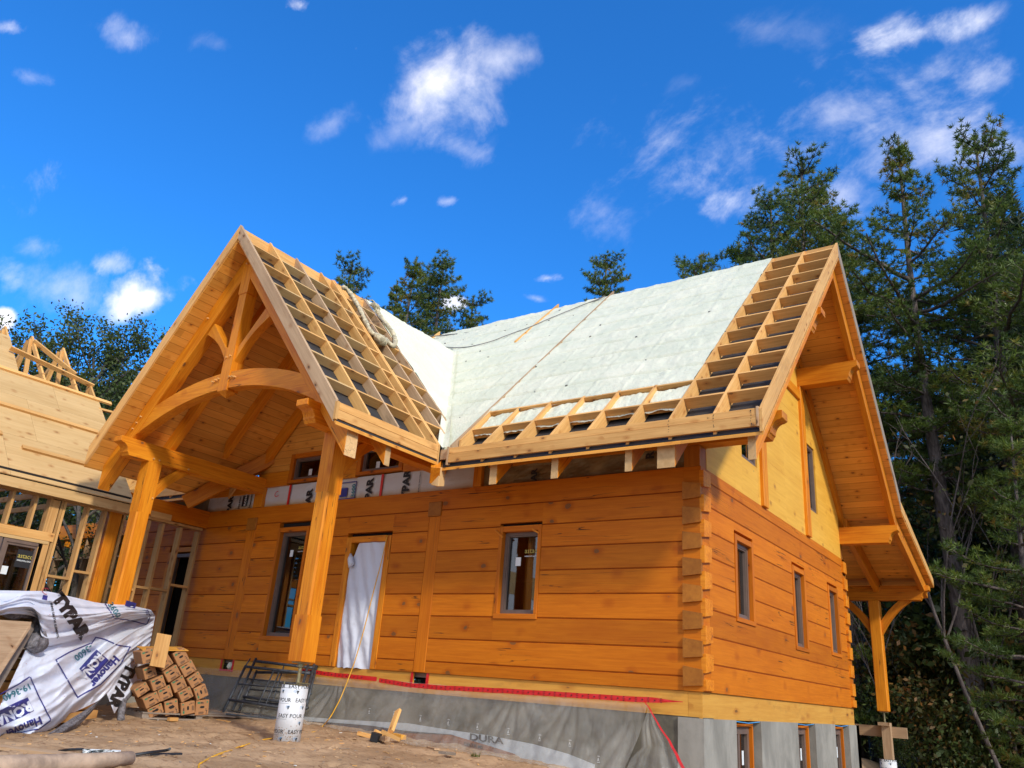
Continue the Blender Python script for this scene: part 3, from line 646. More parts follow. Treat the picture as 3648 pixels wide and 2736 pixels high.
m = MB(); m.ext('x', rafter_poly(3.2, 3.56, 3.60, 3.80), -7.65, -7.61, tone=.9); m.build('rafter', 'raw', H)
ROWS = [-.5+.3775*k for k in range(11)]
q = math.sqrt(.5)
def blk(m, yk, x0, x1, depth=.140, th=.019, jit=.004):
    T = (yk+random.uniform(-jit, jit), yk+R1-.001+random.uniform(-jit, .002)); s = (q*th, q*th); n_ = (q*depth, -q*depth)
    m.ext('x', [(T[0]-s[0], T[1]-s[1]), (T[0]+s[0], T[1]+s[1]), (T[0]+s[0]+n_[0], T[1]+s[1]+n_[1]), (T[0]-s[0]+n_[0], T[1]-s[1]+n_[1])], x0, x1, along=(1, 0, 0), tone=random.random())
BAYS = [(RX[0]+.0195, 1.015), (RX[1]+.0195, RX[0]-.0195)]
for k, yk in enumerate(ROWS):
    for b in BAYS: one('blocking', 'raw', H, lambda m: blk(m, yk, *b))
for b in [(RX[i+1]+.0195, RX[i]-.0195) for i in range(1, 7)]:
    one('blocking', 'raw', H, lambda m: blk(m, ROWS[0], *b)); one('blocking', 'raw', H, lambda m: blk(m, ROWS[1], *b, depth=.1))
for x in (-9.6, -10.13, -10.66, -11.19, -11.72, -12.25): one('rafter', 'raw', H, lambda m: m.ext('x', rafter_poly(-.868, .2), x-.019, x+.019))
one('fascia', 'raw', H, lambda m: m.box(-12.3, -9.0, -.905, -.870, 2.653, 2.857, tone=.4), bevel=.002)
one('ridge_blocking', 'raw', H, lambda m: m.box(-.03, 1.02, 3.42, 3.449, 6.98, 7.16))
def rake(m):
    m.ext('x', [(-.87, -.87+3.49), (-.905, -.905+3.49), (-.905, -.905+3.752), (3.45, 3.45+3.752), (3.45, 3.45+3.49)], 1.016, 1.054)
one('rake_board', 'raw', H, rake, bevel=.003)
m = MB(); m.ext('x', [(3.451, 6.94), (3.451, 7.202), (6.95, 3.70), (6.95, 3.44)], 1.016, 1.054); m.build('rake_board', 'grey', H)
m = MB(); m.ext('x', [(6.952, 3.42), (6.952, 3.62), (9.92, 2.64), (9.92, 2.50)], 1.002, 1.052); m.build('rake_board', 'raw', H)
def rearrafters(m): m.ext('x', [(3.46, 10.392-3.46), (3.46, 10.63-3.46), (6.9, 10.63-6.9), (6.9, 10.392-6.9)], -12.2, 1.0, along=(1, 0, 0))
one('rear_roof_build_up', 'foam', H, rearrafters)
def fascia(m):
    m.box(-3.20, .985, -.907, -.870, 2.653, 2.774, tone=.3); m.box(-3.20, .985, -.902, -.870, 2.7775, 2.857, tone=.75)
one('fascia', 'raw', H, fascia, bevel=.002)
one('fascia_end', 'weather', H, lambda m: m.box(.987, 1.014, -.912, -.86, 2.648, 2.872), bevel=.002)
one('fascia_end', 'weather', H, lambda m: (m.box(-3.232, -3.202, -.912, -.85, 2.62, 2.875), m.box(-3.385, -3.235, -.862, -.84, 2.72, 2.86)), bevel=.002)
def smudge(xs, fx):
    def f(m):
        for x in xs:
            z = 2.84
            while z > 2.67:
                h = random.uniform(.006, .022); w_ = random.uniform(.002, .008); xx = x+random.uniform(-.006, .006)
                m.add([(xx-w_, -.9085, z-h), (xx+w_, -.9085, z-h*.8), (xx+w_*.6, -.9085, z), (xx-w_*.8, -.9085, z-.002)], [[0, 1, 2, 3]]); z -= h+random.uniform(.002, .03)
    return f
one('pencil_mark', 'black', H, smudge([-.012, .515, .93], 0))
letters(H, '51', lambda a, b: Vector((.44+a*.03, -.9032, 2.80+b*.03)), 'black', 'pencil_number', .0)
# rafter tails of the main eave, fly rafters and gable rafters
def tail_poly(y0, y1, kb, kt=3.438): return [(y0, y0+kb), (y0, y0+kt), (y1, y1+kt), (y1, y1+kb)]
for x0, x1 in ((-.606, -.512), (-1.618, -1.516), (-2.56, -2.445)):
    m = MB(); m.ext('x', tail_poly(-.8, .02, 3.12), x0, x1, capmat=None); o = m.build('rafter_tail', 'timber', H, bevel=.004)
    one('tail_end', 'rawend', o, lambda m: m.box(x0+.003, x1-.003, -.8035, -.79, 2.323, 2.635, along=(0, 1, 0)))
m = MB(); m.ext('x', tail_poly(-.8, 3.449, 3.12), -.199, .02); m.ext('x', [(3.4505, 6.57), (3.4505, 6.888), (6.9, 3.438), (6.9, 3.12)], -.199, .05); o = m.build('gable_rafter', 'timber', H, bevel=.004)
one('tail_end', 'rawend', o, lambda m: m.box(-.196, .017, -.8035, -.79, 2.323, 2.635, along=(0, 1, 0)))
m = MB(); m.ext('x', tail_poly(-.8, 3.449, 3.12), .85, .942); o = m.build('fly_rafter', 'timber', H, bevel=.004)
one('tail_end', 'rawend', o, lambda m: m.box(.853, .939, -.8035, -.79, 2.323, 2.635, along=(0, 1, 0)))
m = MB(); m.ext('x', [(3.4505, 6.57), (3.4505, 6.888), (6.98, 3.358), (6.98, 3.04)], .85, .942); m.build('fly_rafter', 'timber', H, bevel=.004)
for x0, x1 in ((.85, .942), (-.02, .09)):
    m = MB(); m.ext('x', [(6.95, 3.06), (6.95, 3.35), (9.72, 3.335-2.72*sl_), (9.72, 3.05-2.72*sl_)], x0, x1); m.build('porch_rafter', 'timber', H, bevel=.004)
for x0 in (-1.2, -2.4, -3.6):
    m = MB(); m.ext('x', [(6.95, 3.06), (6.95, 3.35), (9.72, 3.335-2.72*sl_), (9.72, 3.05-2.72*sl_)], x0, x0+.1); m.build('porch_rafter', 'timber', H)
# ---- spray foam
def seam(v, rows, wd):
    d = min(abs(v-r) for r in rows); return max(0., 1-d/wd)
def foamz(x, y):
    wob = .03*hsh(x*1.3, y*.7, 3.3)
    s = seam(y+wob, ROWS, .036)*max(0, hsh(x*1.6, y*3, 7.1)+.55)
    r = max(0., 1-abs(((x-.012+.265) % .53)-.265)/.05)
    return .004 + .016*fbm(x*1.6, y*1.6, 1.) + .010*fbm(x*7, y*7, 4.) - .085*s + .007*r*(1+.6*hsh(x*2, y*2, 9))
def foamp(x, y):
    return .008 + .016*fbm(x*1.6, y*1.6, 21.) + .008*fbm(x*7, y*7, 24.) - .035*seam(x+.03*hsh(x, y*1.3, 2), [-6.155+.35*k for k in range(8)], .028)*max(0, hsh(x*3, y, 8)+.3) + .01*max(0., 1-abs(((y+.17+.265) % .53)-.265)/.05)
m = MB()
def f1(u, v):
    y = -.115 + v*2.56; xl = max(valx(y, -.03), -6.2); x = xl + u*(-.034-xl); return (x, y, y+R1+foamz(x, y))
m.grid(f1, 280, 230)
def f2(u, v):
    y = 2.445 + v*1.03; x = -12.25 + u*(12.25-.034); zc = min(y+R1, 10.66-y+.02) + foamz(x, y) + (.02*max(0, hsh(x*2.2, 1, 1)) if v > .93 else 0); return (x, y, zc)
m.grid(f2, 430, 90)
def f3(u, v):                                    # thinner lumpy fill in the lowest bays
    y = -.47 + v*.36; x = -3.14 + u*3.11
    lump = .025*fbm(x*5, y*5, 9.) + .012*fbm(x*16, y*16, 2.)
    return (x, y, y+R1-.075+lump-.06*(1-v)**2)
m.grid(f3, 200, 26)
def f5(u, v): y = -.10+v*2.54; x = -12.25+u*(min(valx(y)*-1-12.31, XP)+12.25-.02); return (x, y, y+R1+foamz(x, y))
m.grid(f5, 90, 60)
def f4(u, v):                                    # fill of the first bay beside the valley
    y = -.80 + v*.72; xl = valx(y, -.02); x = xl + u*(-3.19-xl)
    return (x, y, y+R1-.03*(1-v)+.02*(1-v)*fbm(x*7, y*7, 3)-.13*(1-v)**2)
m.grid(f4, 16, 30)
for x in [RX[0]-.527*j for j in range(1, 24)]:
    for yk in ROWS[1:]:
        if x < valx(yk)+.1 and yk < 2.4: continue
        if x < -7.8 or random.random() < .22: continue
        j = .02; xx, yy = x+random.uniform(-j, j), yk+random.uniform(-j, j); rr = random.uniform(.006, .013)
        m.box(xx-rr*1.5, xx+rr*1.5, yy-rr*.7, yy+rr*.7, yy+R1+foamz(xx, yy)-.03, yy+R1+foamz(xx, yy)+.008, mat=1)
foam_main = m.build('spray_foam', ['foam', 'screw'], H, smooth=True)
# ---- porch roof
PZ = lambda k: (lambda x, y=0: k - 1.165*abs(x-XP))
PY0 = -2.81
PR = [(-3.36, PY0), (-3.36, EY), (XP, 2.44), (XP, PY0)]
PL = [(-8.95, PY0), (XP, PY0), (XP, 2.44), (-8.95, EY)]
PR2 = [(-3.372, PY0+.01), (-3.372, EY+.02), (XP, 2.40), (XP, PY0+.01)]
PL2 = [(-8.938, PY0+.01), (XP, PY0+.01), (XP, 2.40), (-8.938, EY+.02)]
one('porch_roof_boards', 'soffit', H, lambda m: (slab(m, PR, PZ(5.88), PZ(5.912), (0, 1, 0), (1, 0, -1.165)), slab(m, PL, PZ(5.88), PZ(5.912), (0, 1, 0), (-1, 0, -1.165))))
one('porch_roof_membrane', 'membrane', H, lambda m: (slab(m, PR2, PZ(5.9135), PZ(5.932), (0, 1, 0), (1, 0, 0)), slab(m, PL2, PZ(5.9135), PZ(5.932), (0, 1, 0), (1, 0, 0))))
PR_T, PR_B = 6.15, 5.936
def prafter(y, xe=-3.398, xr=XP+.012, w=.038, top=PR_T, side=1, tip=0.):
    a, b = (xe, xr) if side > 0 else (2*XP-xe, 2*XP-xr)
    zt, zb = PZ(top), PZ(PR_B)
    return ('y', [(a, zb(a)), (a, zt(a)), (b, zt(b)+tip), (b, zb(b))], y-w/2, y+w/2)
PRY = [(-2.26, -3.398), (-1.725, -3.398), (-1.195, -3.398), (-.935, -3.398), (-.895, -3.398), (-.50, valx(-.50, .02)), (-.15, valx(-.15, .02))]
for i, (y, xe) in enumerate(PRY):
    a = prafter(y, xe, tip=.012 if i in (0, 1, 2, 4) else 0); m = MB(); m.ext(*a, tone=random.uniform(.3, 1)); m.build('rafter', 'weather' if i in (1, 5, 6) else 'raw', H)
for y in (-2.26, -1.2, -.15):
    a = prafter(y, side=-1); m = MB(); m.ext(*a); m.build('rafter', 'raw', H)
PROW = [-3.72, -4.07, -4.42, -4.77, -5.125, -5.48, -5.83]
ux, uz = 1/1.5353, -1.165/1.5353
def pblk(m, xk, y0, y1, depth=.118, th=.019, jit=.004):
    j = random.uniform(-jit, jit); T = (xk+j, PZ(PR_T-.002+random.uniform(-.004, 0))(xk+j)); s = (ux*th, uz*th); n_ = (uz*depth, -ux*depth)
    m.ext('y', [(T[0]-s[0], T[1]-s[1]), (T[0]+s[0], T[1]+s[1]), (T[0]+s[0]+n_[0], T[1]+s[1]+n_[1]), (T[0]-s[0]+n_[0], T[1]-s[1]+n_[1])], y0, y1, along=(0, 1, 0), tone=random.random())
pb = [(-2.789, -2.28), (-2.24, -1.745), (-1.705, -1.215), (-1.175, -.955), (-.875, -.52), (-.48, -.17)]
for xk in PROW:
    for i, (y0, y1) in enumerate(pb):
        if y1 > 2.408-1.165*(xk-XP)+.05: continue
        one('blocking', 'raw' if random.random() < .75 else 'ply', H, lambda m: pblk(m, xk, y0, y1))
m = MB(); m.box(XP-.019, XP+.010, -2.789, -.1, 5.94, 6.118, tone=.7); m.build('ridge_board', 'raw', H)
m = MB(); m.ext('y', [(-3.395, 2.66), (-3.395, PZ(PR_T+.01)(-3.395)), (XP, PR_T+.012), (XP, PR_B-.01)], -2.832, -2.79); m.build('porch_rake_board', 'weather', H, bevel=.003)
m = MB(); m.ext('y', [(-8.915, 2.66), (-8.915, PZ(PR_T+.01)(-8.915)), (XP-.001, PR_T+.012), (XP-.001, PR_B-.01)], -2.832, -2.79); m.build('porch_rake_board', 'raw', H, bevel=.003)
one('porch_fascia', 'raw', H, lambda m: (m.box(-3.397, -3.362, -2.79, -.94, 2.703, 2.810, tone=.45), m.box(-3.392, -3.362, -2.79, -.94, 2.8135, 2.905, tone=.8)), bevel=.002)
one('porch_fascia', 'raw', H, lambda m: m.box(-8.95, -8.915, -2.79, -.94, 2.703, 2.905, tone=.5), bevel=.002)
one('fascia_end', 'raw', H, lambda m: (m.box(-3.40, -3.358, -2.834, -2.792, 2.685, 2.91), m.box(-3.40, -3.355, -.938, -.915, 2.62, 2.91)), bevel=.002)
m = MB()
def fp(u, v):
    x = -3.95 - u*(2.205-.012); ym = 2.44-1.165*(x-XP); y = -.128 + v*(ym+.128); return (x, y, PZ(PR_T)(x)+foamp(x, y))
m.grid(fp, 120, 140)
def fv(u, v):                                    # foam packed into the valley
    y = -.86 + v*3.3; x0 = valx(y); x = x0 + (u-.5)*.2; z = max(y+R1, PZ(PR_T)(x)) if False else y+R1+.02-.05*(1-abs(u-.5)*2)*(1 if v > .1 else .2) + .012*fbm(x*9, y*9, 3)
    if u < .5: z = max(z, PZ(PR_T)(x)-.01)
    return (x, y, z)
m.grid(fv, 12, 150)
m.build('porch_spray_foam', 'foam', H, smooth=True)
# ---- porch frame: plates, truss, arch, king post, posts
TY0, TY1 = -2.55, -2.36
def yogee(y1, zt, zb, d=.17): return [(-p[0], p[1]) for p in ogee(-y1, zt, zb, d)]
for xc in (-8.23, -4.08):
    m = MB(); P = yogee(-2.77, 3.06, 2.79) + [(0, 2.79), (0, 3.06)]; m.ext('x', P, xc-.105, xc+.105, along=(0, 1, 0)); m.build('porch_plate', 'timber', H, bevel=.004)
for s in (-1, 1):
    m = MB(); xe = XP+s*2.725; zt, zb = PZ(5.877), PZ(5.47)
    P = [(xe, zb(xe)+.03), (xe, zt(xe)), (XP+s*.001, zt(XP)), (XP+s*.001, zb(XP))]
    m.ext('y', P, TY0, TY1); o = m.build('truss_rafter', 'timber', H, bevel=.006)
    one('tail_end', 'rawend', o, lambda m: m.box(xe-.004*s, xe+.0035*s, TY0+.004, TY1-.004, zb(xe)+.036, zt(xe)-.005, along=(1, 0, 0)))
def arch(m):
    n = 40; cz = 3.59-4.72; lo = []; up_ = []
    for i in range(n+1):
        d = -2.14+4.28*i/n; lo.append((XP+d, cz+math.sqrt(4.72**2-d*d))); up_.append((XP+d*1.03, cz+math.sqrt(4.975**2-(d*1.03)**2)))
    P = lo + up_[::-1]
    for i in range(n): m.ext('y', [lo[i], lo[i+1], up_[i+1], up_[i]], TY0+.012, TY1-.012, along=(1, 0, 0), tone=.6)
m = MB(); n = 40; cz = 3.59-4.72; vs = []; fs = []
for i in range(n+1):
    d = -2.14+4.28*i/n
    for R_, k in ((4.72, 1), (4.975, 1.03)):
        for yy in (TY0+.012, TY1-.012): vs.append((XP+d*k, yy, cz+math.sqrt(R_**2-(d*k)**2)))
for i in range(n):
    a = 4*i; b = a+4; fs += [[a, b, b+2, a+2], [a+1, a+3, b+3, b+1], [a, a+1, b+1, b], [a+2, b+2, b+3, a+3]]
fs += [[0, 2, 3, 1], [4*n, 4*n+1, 4*n+3, 4*n+2]]
m.add(vs, fs, (1, 0, 0), 0, .6); m.build('arched_collar', 'timber', H, bevel=.004)
def king(m):
    a, b = XP-.105, XP+.105
    m.box(a, b, TY0-.002, TY1+.004, 5.12, 5.6, along=(0, 0, 1), tone=.7); m.box(a+.02, b-.02, TY0+.008, TY1, 4.25, 5.12, along=(0, 0, 1), tone=.7); m.box(a, b, TY0-.002, TY1+.004, 3.56, 4.25, along=(0, 0, 1), tone=.7)
    ym = (TY0+TY1)/2; m.add([(a, TY0-.002, 3.56), (b, TY0-.002, 3.56), (b, TY1+.004, 3.56), (a, TY1+.004, 3.56), (XP, ym, 3.47)], [[0, 4, 1], [1, 4, 2], [2, 4, 3], [3, 4, 0]], (0, 0, 1), 0, .7)
one('king_post', 'timber', H, king)
for s in (-1, 1):
    m = MB(); A0 = Vector((.10, 4.00)); A1 = Vector((.10, 4.20)); B0 = Vector((.735, 4.60)); B1 = Vector((.60, 4.76)); n = 10; lo = []; up_ = []
    for i in range(n+1):
        t = i/n; p = A0.lerp(B0, t); nn = Vector((.53, -.85)); lo.append(p - nn*(-.0) + Vector((-.5, .8))*(.075*math.sin(math.pi*t))); up_.append(A1.lerp(B1, t))
    vs = []; fs = []
    for i in range(n+1):
        for p in (lo[i], up_[i]):
            for yy in (TY0+.03, TY1-.03): vs.append((XP+s*p[0], yy, p[1]))
    for i in range(n):
        a = 4*i; b = a+4; ff = [[a, b, b+2, a+2], [a+1, a+3, b+3, b+1], [a, a+1, b+1, b], [a+2, b+2, b+3, a+3]]; fs += ff if s > 0 else [f[::-1] for f in ff]
    ff = [[0, 2, 3, 1], [4*n, 4*n+1, 4*n+3, 4*n+2]]; fs += ff if s > 0 else [f[::-1] for f in ff]
    m.add(vs, fs, (s*.6, 0, .8), 0, .4+.2*s); m.build('curved_strut', 'timber', H, bevel=.004)
for x, z in ((XP-.13, 3.76), (XP-.19, 3.75), (XP-.25, 3.73), (XP+.13, 3.75), (XP+.19, 3.745), (XP+.25, 3.73), (XP-.04, 4.08), (XP+.05, 4.09), (XP-.03, 5.63), (XP+.05, 5.65), (-8.12, 3.42), (-8.2, 3.33), (-8.27, 3.24), (-4.2, 3.42), (-4.12, 3.33), (-6.9, 4.86), (-5.42, 4.86)):
    one('wooden_peg', 'raw', H, lambda m: m.tube([(x, TY0+.05, z), (x, TY0-.028, z)], .013, 7))
for xc in (-8.23, -4.08):
    for dy, z in ((-2.19, 2.84), (-2.09, 2.84), (-1.56, 2.83), (-2.06, 2.24)): one('wooden_peg', 'raw', H, lambda m: m.tube([(xc+.05, dy, z), (xc+.128, dy, z)], .013, 7))

for xc in (-8.23, -4.06):
    def post(m):
        a, b, c, d = xc-.112, xc+.112, -2.25, -2.03; k = .022
        for z0, z1, ch in ((0, .52, 0), (.52, 2.0, k), (2.0, 2.789, 0)):
            if ch: P = [(a+ch, c), (b-ch, c), (b, c+ch), (b, d-ch), (b-ch, d), (a+ch, d), (a, d-ch), (a, c+ch)]
            else: P = [(a, c), (b, c), (b, d), (a, d)]
            m.ext('z', P, z0, z1, along=(0, 0, 1), tone=.62)
    one('porch_post', 'timber', H, post)
    def jack(m):
        zc = -2.14
        m.box(xc-.075, xc+.075, zc-.075, zc+.075, -.02, -.004); m.tube([(xc, zc, -.255), (xc, zc, -.02)], .022, 10); m.tube([(xc, zc, -.06), (xc, zc, -.022)], .042, 6); m.box(xc-.08, xc+.11, zc-.07, zc+.06, -.262, -.25)
        m.tube([(xc+.02, zc-.02, -.235), (xc+.16, zc+.03, -.235)], .008, 6); m.tube([(xc-.13, zc-.09, -.26), (xc-.13, zc-.09, -.225)], .008, 6)
    one('jack_screw', 'steel', H, jack)
    m = MB(); n = 12; vs = []; fs = []                # curved knee brace from post to plate
    for i in range(n+1):
        t = i/n; yo = -2.03+t*.56; zo = 2.42 + (2.79-2.42)*t; yl = -2.03+t*.30 if False else None
        # lower arc centre
        sb = math.sin(math.pi*t); lo = (-2.03+.58*t-.03*sb, 2.19+.60*t+.045*sb); up2 = (-2.03+.33*t-.01*sb, 2.44+.35*t+.02*sb)
        for p in (lo, up2):
            for xx in (xc-.05, xc+.05): vs.append((xx, p[0], p[1]))
    for i in range(n):
        a = 4*i; b = a+4; fs += [[a, b, b+2, a+2][::-1], [a+1, a+3, b+3, b+1][::-1], [a, a+1, b+1, b][::-1], [a+2, b+2, b+3, a+3][::-1]]
    m.add(vs, fs, (0, .6, .8), 0, .5); m.build('knee_brace', 'timber', H)
# common rafters under the porch roof
for yc, w in ((-1.82, .1), (-.88, .1), (-.06, .1)):
    for s in (-1, 1):
        xe = XP+s*(2.725 if yc < -1 else 2.05); m = MB(); zt, zb = PZ(5.878), PZ(5.56 if yc < -1 else 5.6)
        m.ext('y', [(xe, zb(xe)), (xe, zt(xe)), (XP+s*.001, zt(XP)), (XP+s*.001, zb(XP))], yc-w/2, yc+w/2); o = m.build('common_rafter', 'timber', H, bevel=.003)
        if yc < -1: one('tail_end', 'rawend', o, lambda m: m.box(xe-.004*s, xe+.0035*s, yc-w/2+.004, yc+w/2-.004, zb(xe)+.005, zt(xe)-.005, along=(1, 0, 0)))
for s in (-1, 1):
    xe = XP+s*2.78; m = MB(); m.bar((xe+s*.02, -.96, 2.47), (xe-s*1.2, .44, 3.87), .13, .24); m.build('valley_rafter', 'timber', H, bevel=.004)
m = MB(); m.add([(-3.43, -.93, 2.36), (-3.31, -.93, 2.33), (-3.31, -.80, 2.36), (-3.43, -.80, 2.36), (-3.43, -.93, 2.62), (-3.31, -.93, 2.60), (-3.31, -.80, 2.60), (-3.43, -.80, 2.62)], [[0, 3, 2, 1], [4, 5, 6, 7], [0, 1, 5, 4], [1, 2, 6, 5], [2, 3, 7, 6], [3, 0, 4, 7]], (0, 0, 1), 0, .8); m.build('valley_tail_end', 'rawend', H)
# porch back wall
def pback(m):
    for a, b in ((-8.9, -7.54), (-6.54, -5.88), (-4.86, -3.5)):
        m.ext('y', [(a, 3.17), (b, 3.17), (b, max(3.17, PZ(5.87)(b))), (a, max(3.17, PZ(5.87)(a)))] if (a-XP)*(b-XP) > 0 else [(a, 3.17), (b, 3.17), (b, PZ(5.87)(b)), (XP, 5.87), (a, PZ(5.87)(a))], .012, .05, along=(1, 0, 0), tone=.5)
    m.ext('y', [(-7.54, 3.452), (-6.54, 3.452), (-6.54, PZ(5.87)(-6.54)), (-7.54, PZ(5.87)(-7.54))], .012, .05, along=(1, 0, 0), tone=.5); m.ext('y', [(-5.88, 3.452), (-4.86, 3.452), (-4.86, PZ(5.87)(-4.86)), (-5.88, PZ(5.87)(-5.88))], .012, .05, along=(1, 0, 0), tone=.5)
one('porch_gable_wall', 'soffit', H, pback)
for a, b in ((-8.35, -7.545), (-6.535, -5.885), (-4.855, -3.42)): one('wall_beam', 'timber', H, lambda m: m.box(a, b, -.012, .1, 2.905, 3.16, tone=.4), bevel=.003)
for a, b in ((-8.36, -8.12), (-3.44, -3.3)): one('short_post', 'timber', H, lambda m: m.box(a, b, -.02, .1, 2.553, 2.9, along=(0, 0, 1), tone=.5), bevel=.003)
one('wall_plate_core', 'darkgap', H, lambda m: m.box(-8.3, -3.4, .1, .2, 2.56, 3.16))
wrap = one('house_wrap', 'wrap', H, lambda m: m.grid(lambda u, v: (-8.12+u*4.68, .045-.010*fbm(u*14, v*3, 2), 2.552+v*.36), 90, 8))
wrap2 = one('house_wrap', 'wrapdull', H, lambda m: m.grid(lambda u, v: (-3.3+u*3.09, .05-.03*fbm(u*9, v*2, 5), 2.552+v*.3), 80, 10))
wrap3 = one('house_wrap', 'wrapdull', H, lambda m: m.grid(lambda u, v: (-12.0+u*3.65, .045-.012*fbm(u*14, v*3, 8), 2.552+v*.3), 60, 8))
wrapl = one('house_wrap', 'wrap', H, lambda m: m.grid(lambda u, v: (-9.75+u*1.39, .035-.010*fbm(u*14, v*3, 8), 2.552+v*.27), 40, 8))
def vtext(parent, x, z, s, y=.008):                 # reads upwards along the wall
    return lambda a, b: Vector((x - b*s, y, z + a*s))
for x, w_ in ((-7.72, 'AR'),): pass
for x in (-7.5, -5.32): one('red_tape', 'red', wrap, lambda m: m.box(x, x+.045, .018, .026, 2.556, 2.91, tone=.5))
letters(wrap, 'PAR', vtext(wrap, -6.90, 2.45, .19, .024), 'black', 'wrap_lettering', .05)
letters(wrap, 'TYPAR', vtext(wrap, -5.50, 2.29, .19, .024), 'black', 'wrap_lettering', .05)
letters(wrap, 'TYPAR', vtext(wrap, -4.72, 2.36, .19, .024), 'black', 'wrap_lettering', .05)
letters(wrap, 'BRING ON THE ELEMENTS.', vtext(wrap, -4.50, 2.56, .027, .024), 'black', 'wrap_lettering', .03)
for rc, mt in (((-6.34, 2.56, -5.86, 2.575), 'blue'), ((-6.34, 2.83, -5.86, 2.845), 'blue'), ((-5.875, 2.56, -5.86, 2.845), 'blue'), ((-6.22, 2.60, -6.05, 2.75), 'blue')):
    letters(wrap, '', lambda a, b: Vector((a, .024, b)), mt, 'wrap_box', rect=rc, maxe=.5)
letters(wrap, '3600', vtext(wrap, -5.88, 2.58, .11, .023), 'teal', 'wrap_lettering', .03)
letters(wrap, 'C', lambda a, b: Vector((-7.86+a*.16-b*.05, .024, 2.70+b*.14+a*.05)), 'red', 'wrap_mark', .0)
letters(wrapl, 'TYPAR', vtext(wrapl, -9.02, 2.30, .17, .014), 'black', 'wrap_lettering', .05)
letters(wrapl, '', lambda a, b: Vector((a, .015, b)), 'black', 'wrap_box', rect=(-8.73, 2.60, -8.58, 2.80), maxe=.5)
letters(wrapl, 'RONA', vtext(wrapl, -8.61, 2.61, .075, .010), 'white', 'wrap_lettering', .03)
letters(wrapl, '364-6000', vtext(wrapl, -8.78, 2.56, .06, .014), 'black', 'wrap_lettering', .03)
letters(wrapl, 'Hanover', vtext(wrapl, -8.47, 2.57, .07, .014), 'black', 'wrap_lettering', .03)
letters(wrap2, 'R', vtext(wrap2, -.62, 2.70, .15, .0), 'black', 'wrap_lettering', .05)
letters(wrap2, 'AR', vtext(wrap2, -2.36, 2.56, .13, .0), 'black', 'wrap_lettering', .05)
one('rear_porch_post', 'timber', H, lambda m: m.box(-.15, .06, 9.39, 9.61, .0, 2.15, along=(0, 0, 1)), bevel=.012)
for s in (-1, 1):
    m = MB(); n = 10; vs = []; fs = []; xo = -.045+s*.105
    for i in range(n+1):
        t = i/n; sb = math.sin(math.pi*t); lo = (xo+s*(.62*t-.04*sb), 1.45+.70*t+.05*sb); up2 = (xo+s*(.38*t-.01*sb), 1.74+.41*t+.02*sb)
        for p in (lo, up2):
            for yy in (9.45, 9.55): vs.append((p[0], yy, p[1]))
    for i in range(n):
        a = 4*i; b = a+4; ff = [[a, b, b+2, a+2], [a+1, a+3, b+3, b+1], [a, a+1, b+1, b], [a+2, b+2, b+3, a+3]]; fs += ff if s > 0 else [f[::-1] for f in ff]
    m.add(vs, fs, (s*.6, 0, .8), 0, .4); m.build('knee_brace', 'timber', H)
one('rear_jack_screw', 'steel', H, lambda m: (m.tube([(-.045, 9.5, -.2), (-.045, 9.5, 0)], .02, 8), m.box(-.12, .03, 9.43, 9.57, -.02, -.002)))
one('rear_crib_post', 'weather', H, lambda m: (m.box(-.15, .06, 9.36, 9.6, -.26, -.2, tone=.3), m.box(-.10, .06, 9.42, 9.58, -.87, -.26, along=(0, 0, 1), tone=.3)))
one('rear_ledger', 'weather', H, lambda m: m.box(-4., .33, 9.58, 9.64, -.47, -.27, tone=.1))
# ================================================================ the framed wing on the left
wing = empty('framed_wing', (-12.7, -4, GZ), 'half built wing with bare plywood roof, open studs and roof trusses left of the porch', 'building')
Wg = wing
def sheath(m):
    t = .016; P = lambda x: -7.055-x
    def piece(y0, y1, z0, z1, tone):
        xa, xb = -7.055-z0, -7.055-z1
        m.ext('y', [(xa, z0), (xb, z1), (xb-t*.7, z1-t*.7), (xa-t*.7, z0-t*.7)], y0+.0015, y1-.0015, along=(0, 1, 0), tone=tone)
    for k in range(4): piece(-3.62-2.44*(k+1), -3.62-2.44*k, 2.335, 3.09, random.random())
    piece(-3.619, -1.6, 2.335, 3.09, .4)
    for k in range(3): piece(-3.07-2.44*(k+1), -3.07-2.44*k, 3.0925, 3.95, random.random())
    piece(-3.069, -1.6, 3.0925, 3.95, .7)
    for k in range(3): piece(-2.5-2.44*(k+1), -2.5-2.44*k, 3.9525, 4.56, random.random())
    piece(-2.499, -1.6, 3.9525, 4.56, .5)
    piece(-5.5, -3.09, 4.5625, 5.43, .6); piece(-7.9, -5.502, 4.5625, 5.43, .4)
one('roof_sheathing', 'ply', Wg, sheath)
def cl(m, y0, y1, z): x = -7.055-z; m.bar((x+.0147, y0, z+.0147), (x+.0147, y1, z+.0147), .085, .038, up=(1, 0, 1))
for y0, y1, z in ((-8, -1.36, 4.50), (-8, -1.88, 3.66), (-3.36, -2.31, 2.88), (-6.0, -3.64, 3.04)): one('roof_cleat', 'raw', Wg, lambda m: cl(m, y0, y1, z))
one('sub_fascia', 'ply', Wg, lambda m: m.box(-9.45, -9.41, -8.2, -1.62, 2.165, 2.31, tone=.4))
one('painted_eave_shadow', 'darkgap', Wg, lambda m: m.box(-9.6, -9.46, -8.2, -1.65, 2.30, 2.44))  # dark strip added in the eave gap, its colour stands for shade
